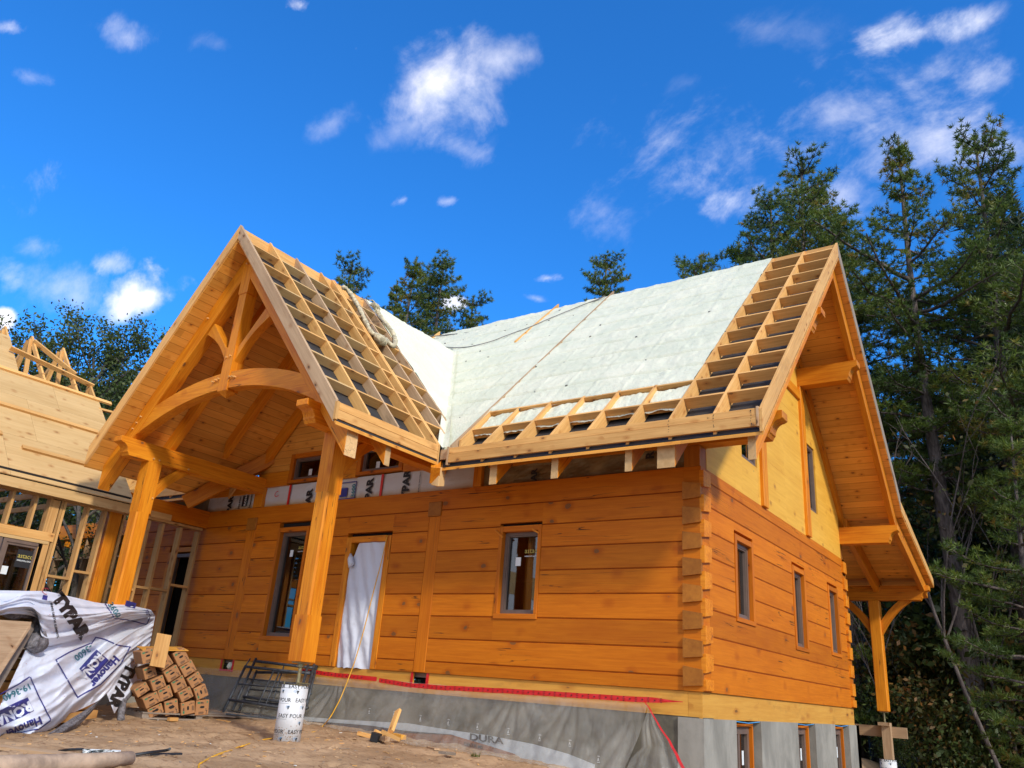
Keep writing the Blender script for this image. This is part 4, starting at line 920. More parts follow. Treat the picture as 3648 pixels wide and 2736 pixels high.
def truss(y, peak=True):
    def f(m):
        w = .038; c = 5.70
        if peak:
            m.ext('y', [(-9.6, c-3.18), (-12.78, c), (-12.78, c-.12), (-9.72, c-3.18)], y-w/2, y+w/2); m.ext('y', [(-15.96, c-3.18), (-15.84, c-3.18), (-12.781, c-.12), (-12.781, c)], y-w/2, y+w/2)
            for dx in (-.45, .45): m.bar((-12.78+dx*.12, y-.03, 5.6), (-12.78+dx, y-.03, 4.2), .036, .08, up=(0, 1, 0))
            m.box(-13.75, -11.8, y-w/2-.001, y+w/2+.001, 4.66, 4.75, along=(1, 0, 0)); m.box(-15.9, -9.7, y-.018, y+.018, 2.3, 2.39, along=(1, 0, 0))
            for s in (-1, 1): m.box(-12.78+s*1.6-.045, -12.78+s*1.6+.045, y-.018, y+.018, 2.4, 4.0, along=(0, 0, 1))
        else:
            m.ext('y', [(-9.6, c-3.18), (-11.95, c-.83), (-11.95, c-.96), (-9.72, c-3.18)], y-w/2, y+w/2); m.box(-12.05, -11.96, y-w/2, y+w/2, 4.3, 4.86, along=(0, 0, 1))
    return f
for y, pk in ((-6.1, True), (-5.5, True), (-4.9, True), (-4.3, True), (-3.7, True), (-3.11, True), (-2.6, True), (-1.98, True), (-1.64, False)): one('roof_truss', 'raw', Wg, truss(y, pk))
one('truss_brace', 'raw', Wg, lambda m: m.bar((-12.60, -2.62, 5.55), (-11.98, -1.96, 4.98), .04, .085, up=(1, 0, 1)))
one('truss_brace', 'raw', Wg, lambda m: m.bar((-12.0, -3.2, 5.06), (-11.93, -1.6, 4.86), .04, .085, up=(1, 0, 1)))
one('truss_brace', 'raw', Wg, lambda m: m.bar((-13.3, -3.2, 5.0), (-13.3, -1.6, 5.0), .04, .085))
one('loose_plank', 'raw', Wg, lambda m: m.bar((-11.4, -1.64, 4.30), (-10.9, -.3, 4.25), .1, .036))
SX0, SX1 = -9.74, -9.60
def stud(y, z0=.04, z1=2.16, mat='stud'): one('wall_stud', mat, Wg, lambda m: m.box(SX0, SX1, y-.019, y+.019, z0, z1))
for y in (-2.83, -2.66, -2.615): stud(y)
one('wall_stud', 'stud', Wg, lambda m: m.box(SX0, SX1, -2.81, -2.70, .04, 2.15, tone=.9))
for y in (-2.23, -1.93, -1.60, -1.13, -.86, -.50, -.125): stud(y)
for y in (-3.06, -3.40, -3.8, -4.2, -4.6): stud(y, 1.64, 2.16)
for y in (-4.95, -5.4, -5.8, -6.2, -6.6, -7.0, -7.4): stud(y)
one('top_wall_plate', 'stud', Wg, lambda m: (m.box(SX0, SX1, -8, -1.62, 2.162, 2.2), m.box(SX0, SX1-.002, -1.60, -.08, 2.185, 2.225)))
one('header_board', 'raw', Wg, lambda m: m.box(-9.63, -9.585, -4.9, -2.66, 1.505, 1.635))
one('header_board', 'ply', Wg, lambda m: m.box(-9.75, -9.59, -4.9, -2.72, 1.455, 1.503, along=(0, 1, 0)))
one('scrap_header', 'raw', Wg, lambda m: m.box(-9.62, -9.58, -1.15, -.76, 2.226, 2.33))
for y0, y1, z in ((-2.59, -2.25, 1.0), (-2.21, -1.95, 1.13), (-1.58, -1.15, .98), (-1.11, -.88, 1.04), (-.84, -.52, 1.05), (-.48, -.145, 1.16)): one('stud_block', 'stud', Wg, lambda m: m.box(SX0, SX1, y0, y1, z-.019, z+.019))
one('bottom_wall_plate', 'stud', Wg, lambda m: m.box(SX0, SX1, -8, -.08, 0, .038))
one('timber_post', 'timber', Wg, lambda m: m.box(-9.84, -9.605, -1.86, -1.645, 0, 2.24), bevel=.006)
one('timber_plate', 'log', Wg, lambda m: m.box(-9.83, -9.605, -1.64, -.002, 2.24, 2.552))
one('timber_plate', 'timber', Wg, lambda m: m.box(-16, -12.02, .0, .2, 2.24, 2.552))
one('timber_plate', 'timber', Wg, lambda m: m.box(-16.1, -15.9, -8, 2, 2.24, 2.5))
one('timber_post', 'timber', Wg, lambda m: (m.box(-13.3, -13.1, .0, .2, 0, 2.24)), bevel=.006)
for y in [-.4-.41*k for k in range(16)]: one('far_wall_stud', 'weather', Wg, lambda m: m.box(-15.9, -15.76, y-.019, y+.019, 0, 2.24, along=(0, 0, 1)))
for x in (-12.5, -13.0, -13.8, -14.4, -15.0, -15.5): one('far_wall_stud', 'weather', Wg, lambda m: m.box(x-.019, x+.019, .02, .16, 0, 2.24, along=(0, 0, 1)))
one('far_wall_plate', 'weather', Wg, lambda m: (m.box(-15.9, -15.76, -8, 0, 1.86, 1.9), m.box(-15.74, -12.0, .02, .16, 1.80, 1.84), m.box(-15.74, -12.0, .02, .16, .9, .94)))
one('floor_platform', 'grey', Wg, lambda m: m.box(-15.9, -9.62, -8.0, -.01, -.25, -.002))
one('wing_foundation', 'concrete', Wg, lambda m: m.box(-15.8, -9.7, -7.9, -.1, -1.3, -.26))
def wingwin():
    m = MB()
    def fr(y0, y1, z0, z1, t, x0, x1):
        m.box(x0, x1, y0, y0+t, z0, z1, along=(0, 0, 1)); m.box(x0, x1, y1-t, y1, z0, z1, along=(0, 0, 1)); m.box(x0, x1, y0+t, y1-t, z1-t, z1, along=(0, 1, 0)); m.box(x0, x1, y0+t, y1-t, z0, z0+t, along=(0, 1, 0))
    fr(-3.36, -2.79, .05, 1.45, .05, -9.68, -9.60); fr(-3.31, -2.84, .10, 1.40, .035, -9.67, -9.615); fr(-3.96, -3.38, .05, 1.45, .05, -9.68, -9.60); fr(-3.91, -3.43, .10, 1.40, .035, -9.67, -9.615)
    w = m.build('patio_door', 'frame', Wg, label='brown framed glass patio door with an oval logo sticker')
    one('pane', 'glass', w, lambda m: (m.box(-9.65, -9.645, -3.28, -2.87, .13, 1.37), m.box(-9.65, -9.645, -3.88, -3.46, .13, 1.37)))
    one('logo_sticker', 'black', w, lambda m: m.box(-9.644, -9.642, -3.10, -2.88, 1.06, 1.32))
    letters(w, 'astaco', lambda a, b: Vector((-9.640, -3.085+a*.088, 1.20+b*.10)), 'yellowprint', 'logo', .0)
    letters(w, 'WINDOWS & DOORS', lambda a, b: Vector((-9.640, -3.085+a*.024, 1.15+b*.03)), 'white', 'logo_words', .02)
    one('paper_sticker', 'white', w, lambda m: m.box(-9.644, -9.642, -3.26, -3.17, .93, 1.05))
wingwin()

# ================================================================ ground
FEET = [(random.Random(i).uniform(-7.5, -1.8), random.Random(i+99).uniform(-5.6, -1.0), random.Random(i+7).uniform(0, 3.1)) for i in range(70)]
def sst(t): t = max(0., min(1., t)); return t*t*(3-2*t)
def ground(x, y):
    z = -.85 + .07*sst((y+1.6)/1.1)*sst((-3-x)/3)
    z -= 1.05*sst((x+1.75)/2.1); z -= .9*sst((y+1.0)/4)*sst((x+1.5)/1.5)
    z -= .10*sst((x+3.2)/1.6)*(1-sst((x+1.75)/2.1))*.6
    r = math.hypot(x+4, y+2)
    z -= 1.1*sst((r-13)/14)
    if r < 14: z += .03*fbm(x*1.3, y*1.3, 3)-.02*max(0, fbm(x*3.1, y*3.1, 11)-.15)+.016*fbm(x*5, y*5, 5)+.011*fbm(x*14, y*14, 7)
    z += .05*math.exp(-((x+2.6)**2+(y+4.6)**2)/1.2)
    for fx, fy, fa in FEET:
        dx, dy = x-fx, y-fy
        if abs(dx) < .4 and abs(dy) < .4:
            a = dx*math.cos(fa)+dy*math.sin(fa); b = -dx*math.sin(fa)+dy*math.cos(fa); q_ = (a/.16)**2+(b/.07)**2
            z -= .028*math.exp(-q_*1.6) - .014*math.exp(-(math.sqrt(q_)-1.35)**2*6)
    if r > 14: z += .35*fbm(x*.12, y*.12, 1)
    return z
def axis(lo, hi, st, far):
    a = list(np.arange(lo, hi, st)); s = st; v = a[-1]
    up_ = []
    while v < far: s *= 1.22; v += s; up_.append(v)
    s = st; v = a[0]; dn = []
    while v > -far: s *= 1.22; v -= s; dn.append(v)
    return dn[::-1]+a+up_
gx, gy = axis(-10.5, .6, .05, 900), axis(-7.2, .4, .05, 900)
def gm():
    m = MB(); n = len(gx); vs = [(x, y, ground(x, y)) for y in gy for x in gx]
    fs = [[j*n+i, j*n+i+1, (j+1)*n+i+1, (j+1)*n+i] for j in range(len(gy)-1) for i in range(n-1)]
    m.add(vs, fs, (1, 0, 0), 0, .5); return m
def groundmat():
    m, t, p, o = newmat('sandy dirt')
    g = N(t, 'ShaderNodeNewGeometry').outputs['Position']
    f = NOI(t, g, 1.3, 7, .65, .4); f2 = NOI(t, g, 9, 6, .7); f3 = NOI(t, N(t, 'ShaderNodeMapping', {'Vector': g, 'Rotation': (0, 0, .7), 'Scale': (3, 11, 3)}).outputs[0], 1.2, 6, .7, .7)
    c = MIX(t, SS(t, f, .32, .68), (.31, .19, .10), (.48, .315, .18)); c = MIX(t, MA(t, 'MULTIPLY', SS(t, f2, .54, .66), .6), c, (.17, .085, .038)); c = MIX(t, MA(t, 'MULTIPLY', SS(t, f3, .57, .66), .75), c, (.15, .07, .03))
    f4 = NOI(t, g, 30, 4, .75); c = MIX(t, MA(t, 'MULTIPLY', SS(t, f4, .60, .70), .35), c, (.12, .055, .025)); c = MIX(t, MA(t, 'MULTIPLY', SS(t, f4, .40, .32), .35), c, (.55, .38, .24))
    s = N(t, 'ShaderNodeSeparateXYZ', {0: g}); r = N(t, 'ShaderNodeVectorMath', {0: g, 1: (-4, -2, 0)}, operation='DISTANCE').outputs['Value']
    fl = MIX(t, SS(t, f, .4, .6), (.035, .028, .014), (.075, .05, .022))
    far = SS(t, MA(t, 'ADD', r, MA(t, 'MULTIPLY', f, 4)), 17, 20)
    c = MIX(t, far, c, fl)
    t.links.new(c, p.inputs['Base Color']); p.inputs['Roughness'].default_value = .95; p.inputs['Specular IOR Level'].default_value = .2
    b = N(t, 'ShaderNodeBump', {'Height': MA(t, 'ADD', f2, MA(t, 'MULTIPLY', NOI(t, g, 45, 4, .7), .35)), 'Strength': .6, 'Distance': .03}); t.links.new(b.outputs[0], p.inputs['Normal'])
    return m
MT['ground'] = groundmat()
gm().build('ground', 'ground', kind='structure', smooth=True, origin=(0, 0, 0))
def pt(u, v, dz=0.):                                # where a pixel's ray meets the ground
    p = at(u, v, 'z', -.85)
    for _ in range(6): p = at(u, v, 'z', ground(p.x, p.y)+dz)
    return p

# ================================================================ things round the house
# concrete form tubes
def tube_thing(cx, cy, z0, z1, r, label):
    T = empty('concrete_form_tube', (cx, cy, z0), label, 'form tube')
    def shell(m):
        n = 40; vs = []; fs = []
        for z in (z0, z1):
            for k in range(n): th = 2*math.pi*k/n; vs.append((cx+r*math.cos(th), cy+r*math.sin(th), z))
        fs = [[k, (k+1) % n, n+(k+1) % n, n+k] for k in range(n)]
        m.add(vs, fs, (0, 0, 1))
    one('tube_wall', 'tubem', T, shell, smooth=True, solid=.006)
    one('concrete_fill', 'concrete', T, lambda m: m.tube([(cx, cy, z0), (cx, cy, z1-.012)], r-.008, 28))
    th0 = math.atan2(CC[1]-cy, CC[0]-cx)
    def wrapf(a0, z, s, o=.0015, tilt=.02): return lambda x, y: Vector((cx+(r+o)*math.cos(th0+(a0+x*s)/r), cy+(r+o)*math.sin(th0+(a0+x*s)/r), z+y*s+tilt*(a0+x*s)))
    rows = [(-.035, -.28), (-.435+.262-.0, 0)]; k = 0; z = z1-.012
    offs = [-.42, -.32, -.155, -.35, -.28]
    while z > z0+.05 and k < 5:
        if z+.05 < z1+.04:
            letters(T, 'EASY POUR   EASY POUR   ', wrapf(offs[k % 5], z-(.018 if k == 0 else 0), .058), 'black', 'tube_lettering', .01, cuts=1, maxe=.5)
            letters(T, '', wrapf(-.5, z-.018, 1.), 'black', 'tube_line', rect=(.30, 0, .46, .0022), maxe=.03)
            for q_ in (-.10, .06): letters(T, '12"', wrapf(offs[k % 5]+.35+q_, z-.062, .034), 'cyan', 'tube_size', .0, cuts=1)
            for q_ in (-.03, .15):                       # shield shaped mark
                bm_c = offs[k % 5]+.30+q_
                letters(T, 'V', wrapf(bm_c, z-.075, .034), 'black', 'tube_mark', .09, cuts=1)
                letters(T, '', wrapf(bm_c, z-.052, 1.), 'black', 'tube_mark', rect=(0, 0, .024, .010), maxe=.03)
            for q_ in range(3): letters(T, '', wrapf(offs[k % 5]+.44+q_*.018, z-.035, 1.), 'black', 'tube_tick', rect=(0, 0, .003, .016), maxe=.03)
        z -= .165; k += 1
    def mud(m):
        for _ in range(170):
            a = random.gauss(.05, .10); zz_ = z0+.02+abs(random.gauss(0, .10)); s = random.uniform(.002, .007)
            if zz_ > z1-.03: continue
            P = [(a+s*random.uniform(.6, 1)*math.cos(t_), zz_+s*random.uniform(.6, 1.6)*math.sin(t_)) for t_ in (0, 1.2, 2.5, 3.7, 5)]
            m.add([(cx+(r+.001)*math.cos(th0+x/r), cy+(r+.001)*math.sin(th0+x/r), y) for x, y in P], [[0, 1, 2, 3, 4]])
    one('mud_splash', 'mud', T, mud)
    return T
tube_thing(-4.10, -2.14, ground(-4.1, -2.14)-.05, -.262, .152, 'white form tube lettered EASY POUR standing under the right porch post')
tube_thing(-8.23, -2.14, ground(-8.2, -2.14)-.05, -.262, .152, 'white form tube under the left porch post behind the tarp') if False else None
tube_thing(-.045, 9.5, -2.6, -.872, .152, 'white form tube under the rear porch post at the forest edge')

# plastic sheet along the foundation
def fold(x, v, anchors):
    s = 0
    for ax_, k, ph in anchors:
        dx = x-ax_; a = math.atan2(dx, v*.75+.05); w_ = math.exp(-(dx/1.5)**2); s += w_*abs(math.sin(a*k+ph))
    return s
ANC = [(-5.62, 9, .3), (-2.45, 8, 1.), (-1.6, 7, .4), (-.75, 9, 2.), (-8.6, 6, .2)]
def psheet(u, v):
    x = -9.4+u*8.76; zt = -.135+.012*hsh(x*1.5, 1, 1) if x > -5.7 else -.155
    xb = x - .30*v*sst((x+2.2)/1.6)
    yb = -.40-.05*hsh(x*1.2, 4, 4); zb = ground(xb, yb)+.012
    y = -.030+(yb+.03)*v**1.7 - .075*v*fold(x, v, ANC)*(1-v*.4) - .02*math.sin(v*math.pi)*fbm(x*2.5, v*3, 1)
    sw = .05*math.sin(math.pi*v)*math.sin(x*1.1)
    return (xb, min(y, -.022), zt+(zb-zt)*v + sw*.3)
m = MB(); m.grid(psheet, 420, 36, along=(1, 0, 0))
def pskirt(u, v):
    x = -9.4+u*8.3; y = -.42-.35*v*(.5+.5*math.sin(x*1.7+1))-.05*hsh(x*1.2, 4, 4); return (x, y, ground(x, y)+.012+.02*abs(fbm(x*4, v*3, 2)))
m.grid(pskirt, 300, 6)
plas = m.build('plastic_sheet', 'plastic', label='clear creased plastic sheet taped along the foot of the front log wall', cat='plastic sheet', smooth=True)
def marks(pr):
    for k in range(9):
        x = -.95-.47*k; v = .66; P0 = Vector(psheet((x+9.4)/8.76, v))
        s = .045
        letters(plas, 'A', lambda a, b: P0 + Vector(((a-.3)*s, -.012, b*s*1.2)), 'white', 'printed_arrow', -.012)
        letters(plas, '', lambda a, b: P0 + Vector((a*s, -.012, b*s)), 'white', 'printed_bar', rect=(-.3, 1.15, .5, 1.23), maxe=.5)
        letters(plas, '', lambda a, b: P0 + Vector((a*s, -.012, b*s)), 'white', 'printed_bar', rect=(-.3, -.25, .5, -.17), maxe=.5)
marks(0)
E5 = [(1520, 505), (1555, 620), (1485, 800), (1482, 1070), (1360, 1190), (1290, 1340)]
E6 = [(1522, 505), (1590, 600), (1700, 800), (1830, 990), (1920, 1160), (2010, 1340)]
def polyl(P, t):
    k = min(int(t*(len(P)-1)), len(P)-2); f = t*(len(P)-1)-k; return P[k][0]*(1-f)+P[k+1][0]*f, P[k][1]*(1-f)+P[k+1][1]*f
def flap(u, v):
    a, b = polyl(E5, v), polyl(E6, v); px = (a[0]*(1-u)+b[0]*u, a[1]*(1-u)+b[1]*u)
    return at(*t5(*px), 'y', -.04-.22*v-.05*v*abs(math.sin(u*7+v))-.03*v*hsh(u*6, v*2, 3))
m = MB(); m.grid(flap, 40, 50); plf = m.build('plastic_flap', 'plastic', smooth=True, label='loose corner of clear plastic hanging down by the concrete corner, red tape along its edge', cat='plastic flap')
one('red_tape', 'red', plf, lambda m: m.grid(lambda u, v: Vector(flap(1, v))+Vector(((u-.7)*.03*(.4+v), -.006-.01*math.sin(v*30)*.5, 0)), 2, 40))
def tape_strip(name, pts, label, w_=.058, taper=False):
    m = MB(); n = 60
    def f(u, v):
        t = u*(len(pts)-1); k = min(int(t), len(pts)-2); f_ = t-k; x = pts[k][0]*(1-f_)+pts[k+1][0]*f_; z = pts[k][1]*(1-f_)+pts[k+1][1]*f_
        ww = w_*(1-.85*sst((u-.86)/.14)) if taper else w_
        return (x, -.046-.004*fbm(x*8, v*2, 3), z+(v-.5)*ww+.004*hsh(x*4, 0, 0))
    m.grid(f, 160, 2); T = m.build(name, 'red', label=label, cat='tape', group=None)
    L = abs(pts[-1][0]-pts[0][0]); x = min(p[0] for p in pts)+.06; k = 0
    m = MB()
    def zc(x):
        for p, q_ in zip(pts, pts[1:]):
            if min(p[0], q_[0]) <= x <= max(p[0], q_[0]): return p[1]+(q_[1]-p[1])*(x-p[0])/(q_[0]-p[0])
        return pts[0][1]
    while x < max(p[0] for p in pts)-.25:
        z = zc(x)
        if k % 2 == 0: m.tube([(x, -.056, z), (x, -.0505, z)], .008, 6)
        else:
            m.box(x-.014, x+.014, -.0535, -.0505, z-.0015, z+.0015); m.tube([(x, -.056, z+.021), (x, -.0505, z+.021)], .006, 5); m.tube([(x, -.056, z-.021), (x, -.0505, z-.021)], .006, 5)
        x += .077; k += 1
    m.build('printed_marks', 'black', T); return T
tape_strip('sheathing_tape', [(-6.4, -.088), (-5.64, -.113), (-4.82, -.125)], 'short red tape strip below the plastic covered door')
tape_strip('sheathing_tape', [(-4.77, -.138), (-4.2, -.172), (-3.7, -.172), (-2.4, -.146), (-1.4, -.135), (-.70, -.126), (-.22, -.118)], 'long red tape strip holding the plastic sheet along the rim board', taper=True)
def poly_strip(m, top, bot, yy, th=.006):
    vs = []; n = len(top)
    for a, b in zip(top, bot): vs += [at(*t4(*a), 'y', yy), at(*t4(*b), 'y', yy)]
    fs = [[2*i, 2*i+1, 2*i+3, 2*i+2] for i in range(n-1)]; m.add(vs, fs, (1, 0, 0))
one('foundation_skirt', 'pvc', H, lambda m: poly_strip(m, [(-600, 780), (0, 830), (360, 850), (800, 875), (1300, 955), (1700, 1010), (2212, 1110), (2600, 1220), (2900, 1340)], [(-600, 830), (0, 870), (380, 900), (780, 960), (1290, 1000), (1800, 1190), (2212, 1330), (2600, 1500), (2900, 1650)], .022), solid=.01)
one('foundation_skirt', 'dimple', H, lambda m: poly_strip(m, [(740, 985), (1290, 1005), (1650, 1110), (2000, 1220)], [(740, 1075), (1290, 1160), (1650, 1200), (2010, 1232)], -.02), solid=.01)
one('foundation_skirt', 'dimpledark', H, lambda m: poly_strip(m, [(-600, 835), (0, 875), (380, 905), (780, 965), (1290, 1005), (1800, 1195), (2212, 1335), (2600, 1500)], [(-600, 960), (0, 960), (380, 1000), (780, 1090), (1290, 1180), (1800, 1330), (2212, 1430), (2600, 1560)], .004), solid=.01)
dsk = H
letters(H, 'DELTA-MS', lambda a, b: at(*t4(1430+a*47, 1120+a*10-b*52), 'y', -.031), 'black', 'skirt_lettering', .02)
letters(H, 'DURA', lambda a, b: at(*t4(1490+a*140, 1060+a*18-b*105), 'y', .010), 'black', 'skirt_lettering', .03)

# plastic over the door
def dsheet(u, v):
    z = 1.83-v*1.83; L_ = [(-5.62, 1.83), (-5.68, 1.66), (-5.80, 1.48), (-5.79, 1.0), (-5.76, .5), (-5.73, .0)]
    def ed(z):
        for (xa, za), (xb, zb) in zip(L_, L_[1:]):
            if zb <= z <= za: return xa+(xb-xa)*(za-z)/(za-zb)
        return L_[-1][0]
    xl = ed(z); xr = -5.03-.03*v; x = xl+(xr-xl)*u
    d = math.sin((x*3.2+z*1.15)*9)*.02+.006*math.sin(x*34+z*11+3*fbm(x*2, z*2)) + .02*fbm(x*3, z*3, 2)
    return (x, .03-.05*math.sin(math.pi*min(u*1.1, 1))*(.4+.6*v)+d*(.3+.7*v)*math.sin(math.pi*u)**.3, z if v < .98 else z+.02*hsh(x*9, 1, 1))
def doorp(m):
    m.grid(dsheet, 90, 110)
    m.tube([(-5.74, -.0, 1.66), (-5.70, -.03, 1.58), (-5.66, -.04, 1.50), (-5.70, -.03, 1.44)], [.02, .045, .05, .01], 10)
ds = one('door_sheet', 'doorplastic', None, doorp, smooth=True, label='milky white plastic sheet hung over the front doorway', cat='plastic sheet')

# yellow cord
r4 = lambda x, y: (900+x*.6246, 1700+y*.6246)
cp = [at(*r4(768, 332), 'y', -.03), at(*r4(735, 480), 'y', -.05), at(*r4(690, 650), 'y', -.06), at(*r4(640, 850), 'y', -.07), at(*r4(595, 1010), 'y', -.08), at(*r4(565, 1100), 'y', -.10), at(*t3(1700, 720), 'y', -.20), at(*t3(1620, 880), 'y', -.33), at(*t3(1545, 1010), 'y', -.48)]
for q_ in ((1440, 1130), (1370, 1182), (1260, 1205), (1150, 1220), (900, 1262), (700, 1290), (560, 1325), (430, 1370), (350, 1392), (270, 1432), (120, 1480), (0, 1528)): cp.append(pt(*t3(*q_), .006))
for q_ in ((1310, 1465), (1190, 1500), (1060, 1560), (990, 1600), (955, 1625), (950, 1700), (900, 1800)): cp.append(pt(*t2(*q_), .006))
def smoothp(P, n=6):
    out = []
    for i in range(len(P)-1):
        p0, p1, p2, p3 = P[max(i-1, 0)], P[i], P[i+1], P[min(i+2, len(P)-1)]
        for k in range(n):
            t = k/n; out.append(.5*((2*p1)+(p2-p0)*t+(2*p0-5*p1+4*p2-p3)*t*t+(3*p1-p0-3*p2+p3)*t**3))
    return out+[P[-1]]
one('extension_cord', 'cord', None, lambda m: m.tube(smoothp(cp), .0075, 6), smooth=True, label='yellow extension cord hanging from the doorway and crossing the dirt', cat='cord')

# hose and cables on the roofs
porp = lambda p, o=.03: Vector((p[0], p[1], p[2]+o))
HN = lambda u, v, o: atp(*t6(u, v), (1.165, 0, 1), 6.15-6.155*1.165+1.165*(0)+ (1.165*0) + o) if False else atp(*t6(u, v), (1.165, 0, 1), (6.15+1.165*XP)+o)
hp = [HN(u, v, .06) for u, v in [(300, 305), (350, 330), (400, 390), (450, 460), (490, 530), (530, 600), (570, 680), (610, 760), (650, 850), (690, 930), (740, 990), (800, 1010)]]
hq = [HN(u, v, .06) for u, v in [(920, 1070), (960, 1110), (1010, 1160), (1050, 1170), (1070, 1110), (1055, 1030), (1020, 960), (970, 890), (920, 830), (870, 770), (830, 700), (810, 655)]]
hz = empty('spray_hose', hp[0], 'canvas covered spray foam hose hanging in a loop over the porch rafters', 'hose')
def hosem(P, r):
    def f(m):
        S = smoothp(P, 5); m.tube(S, [r*(1+.16*math.sin(i*1.9)+.1*math.sin(i*.7)) for i in range(len(S))], 10)
    return f
one('hose_cover', 'hose', hz, hosem(hp, .036), smooth=True); one('hose_cover', 'hose', hz, hosem(hq, .038), smooth=True)
one('hose_cover', 'hose', hz, lambda m: m.tube([HN(770, 1000, .08), HN(810, 1040, .10), HN(860, 1080, .09), HN(900, 1120, .05), HN(930, 1085, .07)], [.03, .07, .085, .06, .035], 10), smooth=True)
one('hose_line', 'cable', hz, lambda m: m.tube(smoothp([HN(u, v, .07) for u, v in [(640, 770), (720, 870), (790, 980), (850, 1040), (960, 1100), (1060, 1150), (1090, 1080), (1060, 990), (960, 880), (860, 780), (780, 690), (680, 580), (620, 500), (560, 480)]]), .006, 5))
one('hose_end', 'hose', hz, lambda m: (m.tube([HN(700, 560, .05), HN(750, 560, .12), HN(800, 590, .10), HN(830, 640, .05)], [.02, .05, .05, .03], 8), m.tube(smoothp([HN(680, 500, .12), HN(740, 500, .16), HN(780, 560, .14), HN(790, 640, .08)]), .009, 5)))
MN = lambda u, v, o: atp(*cB(u, v), (0, -1, 1), R1+o)
one('roof_cable', 'cable', None, lambda m: m.tube(smoothp([MN(355, 790, .02), MN(480, 797, .03), MN(610, 788, .035), MN(820, 738, .035), MN(1000, 670, .035), MN(1220, 590, .035), MN(1400, 512, .035), MN(1650, 410, .035), MN(1800, 350, .06), MN(1950, 292, .03)]), .009, 6), label='dark cable lying in a curve across the foam below the main ridge', cat='cable')
one('ridge_rope', 'cable', None, lambda m: m.tube(smoothp([at(*cB(u, v), 'y', 3.32) for u, v in [(175, 687), (300, 682), (400, 671), (600, 651), (850, 611), (1040, 571), (1300, 506), (1500, 456), (1750, 372), (1890, 318), (1940, 290)]]), .013, 6), label='grey rope strung along the main roof ridge', cat='rope')

# scaffold frames
SN, SDp = (0, 1, -.623), -.10
def sp(u, v, o): return atp(*t3(u, v), SN, SDp+o)
def scaff(lines, o, label):
    S = empty('scaffold', sp(*lines[0][0], o), label, 'scaffold frame', 'scaffold frames against the foundation')
    one('leg', 'scaff', S, lambda m: m.tube([sp(*lines[0][0], o), sp(*lines[0][1], o)], .021, 9), smooth=True)
    one('leg', 'scaff', S, lambda m: m.tube([sp(*lines[1][0], o), sp(*lines[1][1], o)], .021, 9), smooth=True)
    for l in lines[2]: one('ledger', 'scaff', S, lambda m: m.tube([sp(*l[0], o), sp(*l[1], o)], .021, 9), smooth=True)
    for l in lines[3]: one('rung', 'scaff', S, lambda m: m.tube([sp(*l[0], o), sp(*l[1], o)], .011, 7), smooth=True)
scaff([((165, 930), (455, 335)), ((1075, 1040), (1265, 325)), [((450, 345), (1290, 435)), ((240, 775), (1130, 905))], [((355, 570), (1175, 640)), ((625, 815), (820, 400)), ((720, 825), (890, 415)), ((455, 335), (515, 240))]], -.02, 'outermost dark scaffold frame leaning on the foundation plastic')
scaff([((285, 910), (590, 240)), ((1180, 960), (1345, 320)), [((600, 275), (1340, 365)), ((430, 735), (1235, 845))], [((470, 500), (1290, 590)), ((810, 780), (950, 340)), ((1030, 800), (1160, 400))]], .05, 'middle scaffold frame whose top rail stands highest')
scaff([((375, 915), (600, 400)), ((1230, 900), (1375, 335)), [((590, 420), (1360, 420)), ((440, 790), (1260, 880))], [((480, 640), (1310, 700))]], .11, 'innermost scaffold frame pressed against the plastic')
one('steel_rods', 'scaff', None, lambda m: (m.tube([pt(*t3(-100, 890), .02), pt(*t3(900, 1010), .02)], .014, 7), m.tube([pt(*t3(200, 960), .02), pt(*t3(1050, 1040), .02)], .014, 7)), label='pair of thin dark braces lying on the dirt under the scaffold frames', cat='brace')

# cardboard boxes
PA = pt(*t2(320, 1125))
bl = Vector((.30, .954, 0)); bl.normalize(); bn = Vector((bl.y, -bl.x, 0)); bd = bn.dot(PA)
BX = [((650, 400), (790, 330), (850, 470), (735, 545)), ((735, 545), (870, 460), (935, 575), (800, 665)), ((815, 680), (955, 585), (1000, 700), (880, 785)), ((890, 790), (1020, 720), (1060, 860), (930, 915)), ((920, 915), (1075, 900), (1055, 1075), (910, 1080)), ((750, 950), (905, 905), (905, 1060), (750, 1075)), ((570, 940), (720, 890), (745, 1055), (595, 1085)), ((385, 1020), (545, 935), (578, 1050), (415, 1110)), ((320, 900), (490, 808), (535, 925), (380, 1010)), ((490, 805), (640, 738), (678, 870), (545, 930)), ((640, 705), (785, 630), (830, 760), (695, 840)), ((560, 600), (705, 515), (755, 630), (610, 725)), ((505, 475), (620, 385), (680, 510), (545, 600)), ((300, 375), (455, 330), (465, 470), (335, 520)), ((350, 560), (490, 515), (503, 640), (370, 700)), ((395, 710), (560, 625), (592, 755), (470, 805)), ((712, 835), (850, 755), (895, 870), (765, 935)), ((245, 800), (385, 705), (435, 800), (295, 890))]
BLB = ['cardboard box at the top right corner of the box pile', 'cardboard box second from the top on the right edge of the pile', 'cardboard box third down on the right edge of the pile', 'torn open cardboard box above the bottom right one', 'upright cardboard box at the bottom right corner of the pile', 'cardboard box standing on its side next to the bottom right box', 'torn box in the bottom row, second from its left end', 'cardboard box at the bottom left, tipped to the left', 'cardboard box just above the bottom left one', 'cardboard box in the second row above the torn bottom box', 'cardboard box in the middle of the pile, third row up', 'cardboard box left of the second box on the right edge', 'cardboard box behind the lower end of the leaning board', 'cardboard box at the top left corner beside the tarp', 'cardboard box below the leaning board at the left edge', 'torn box in the left half of the pile with a ripped handle', 'cardboard box in the second row right of centre', 'cardboard box half under the tarp edge at the lower left']
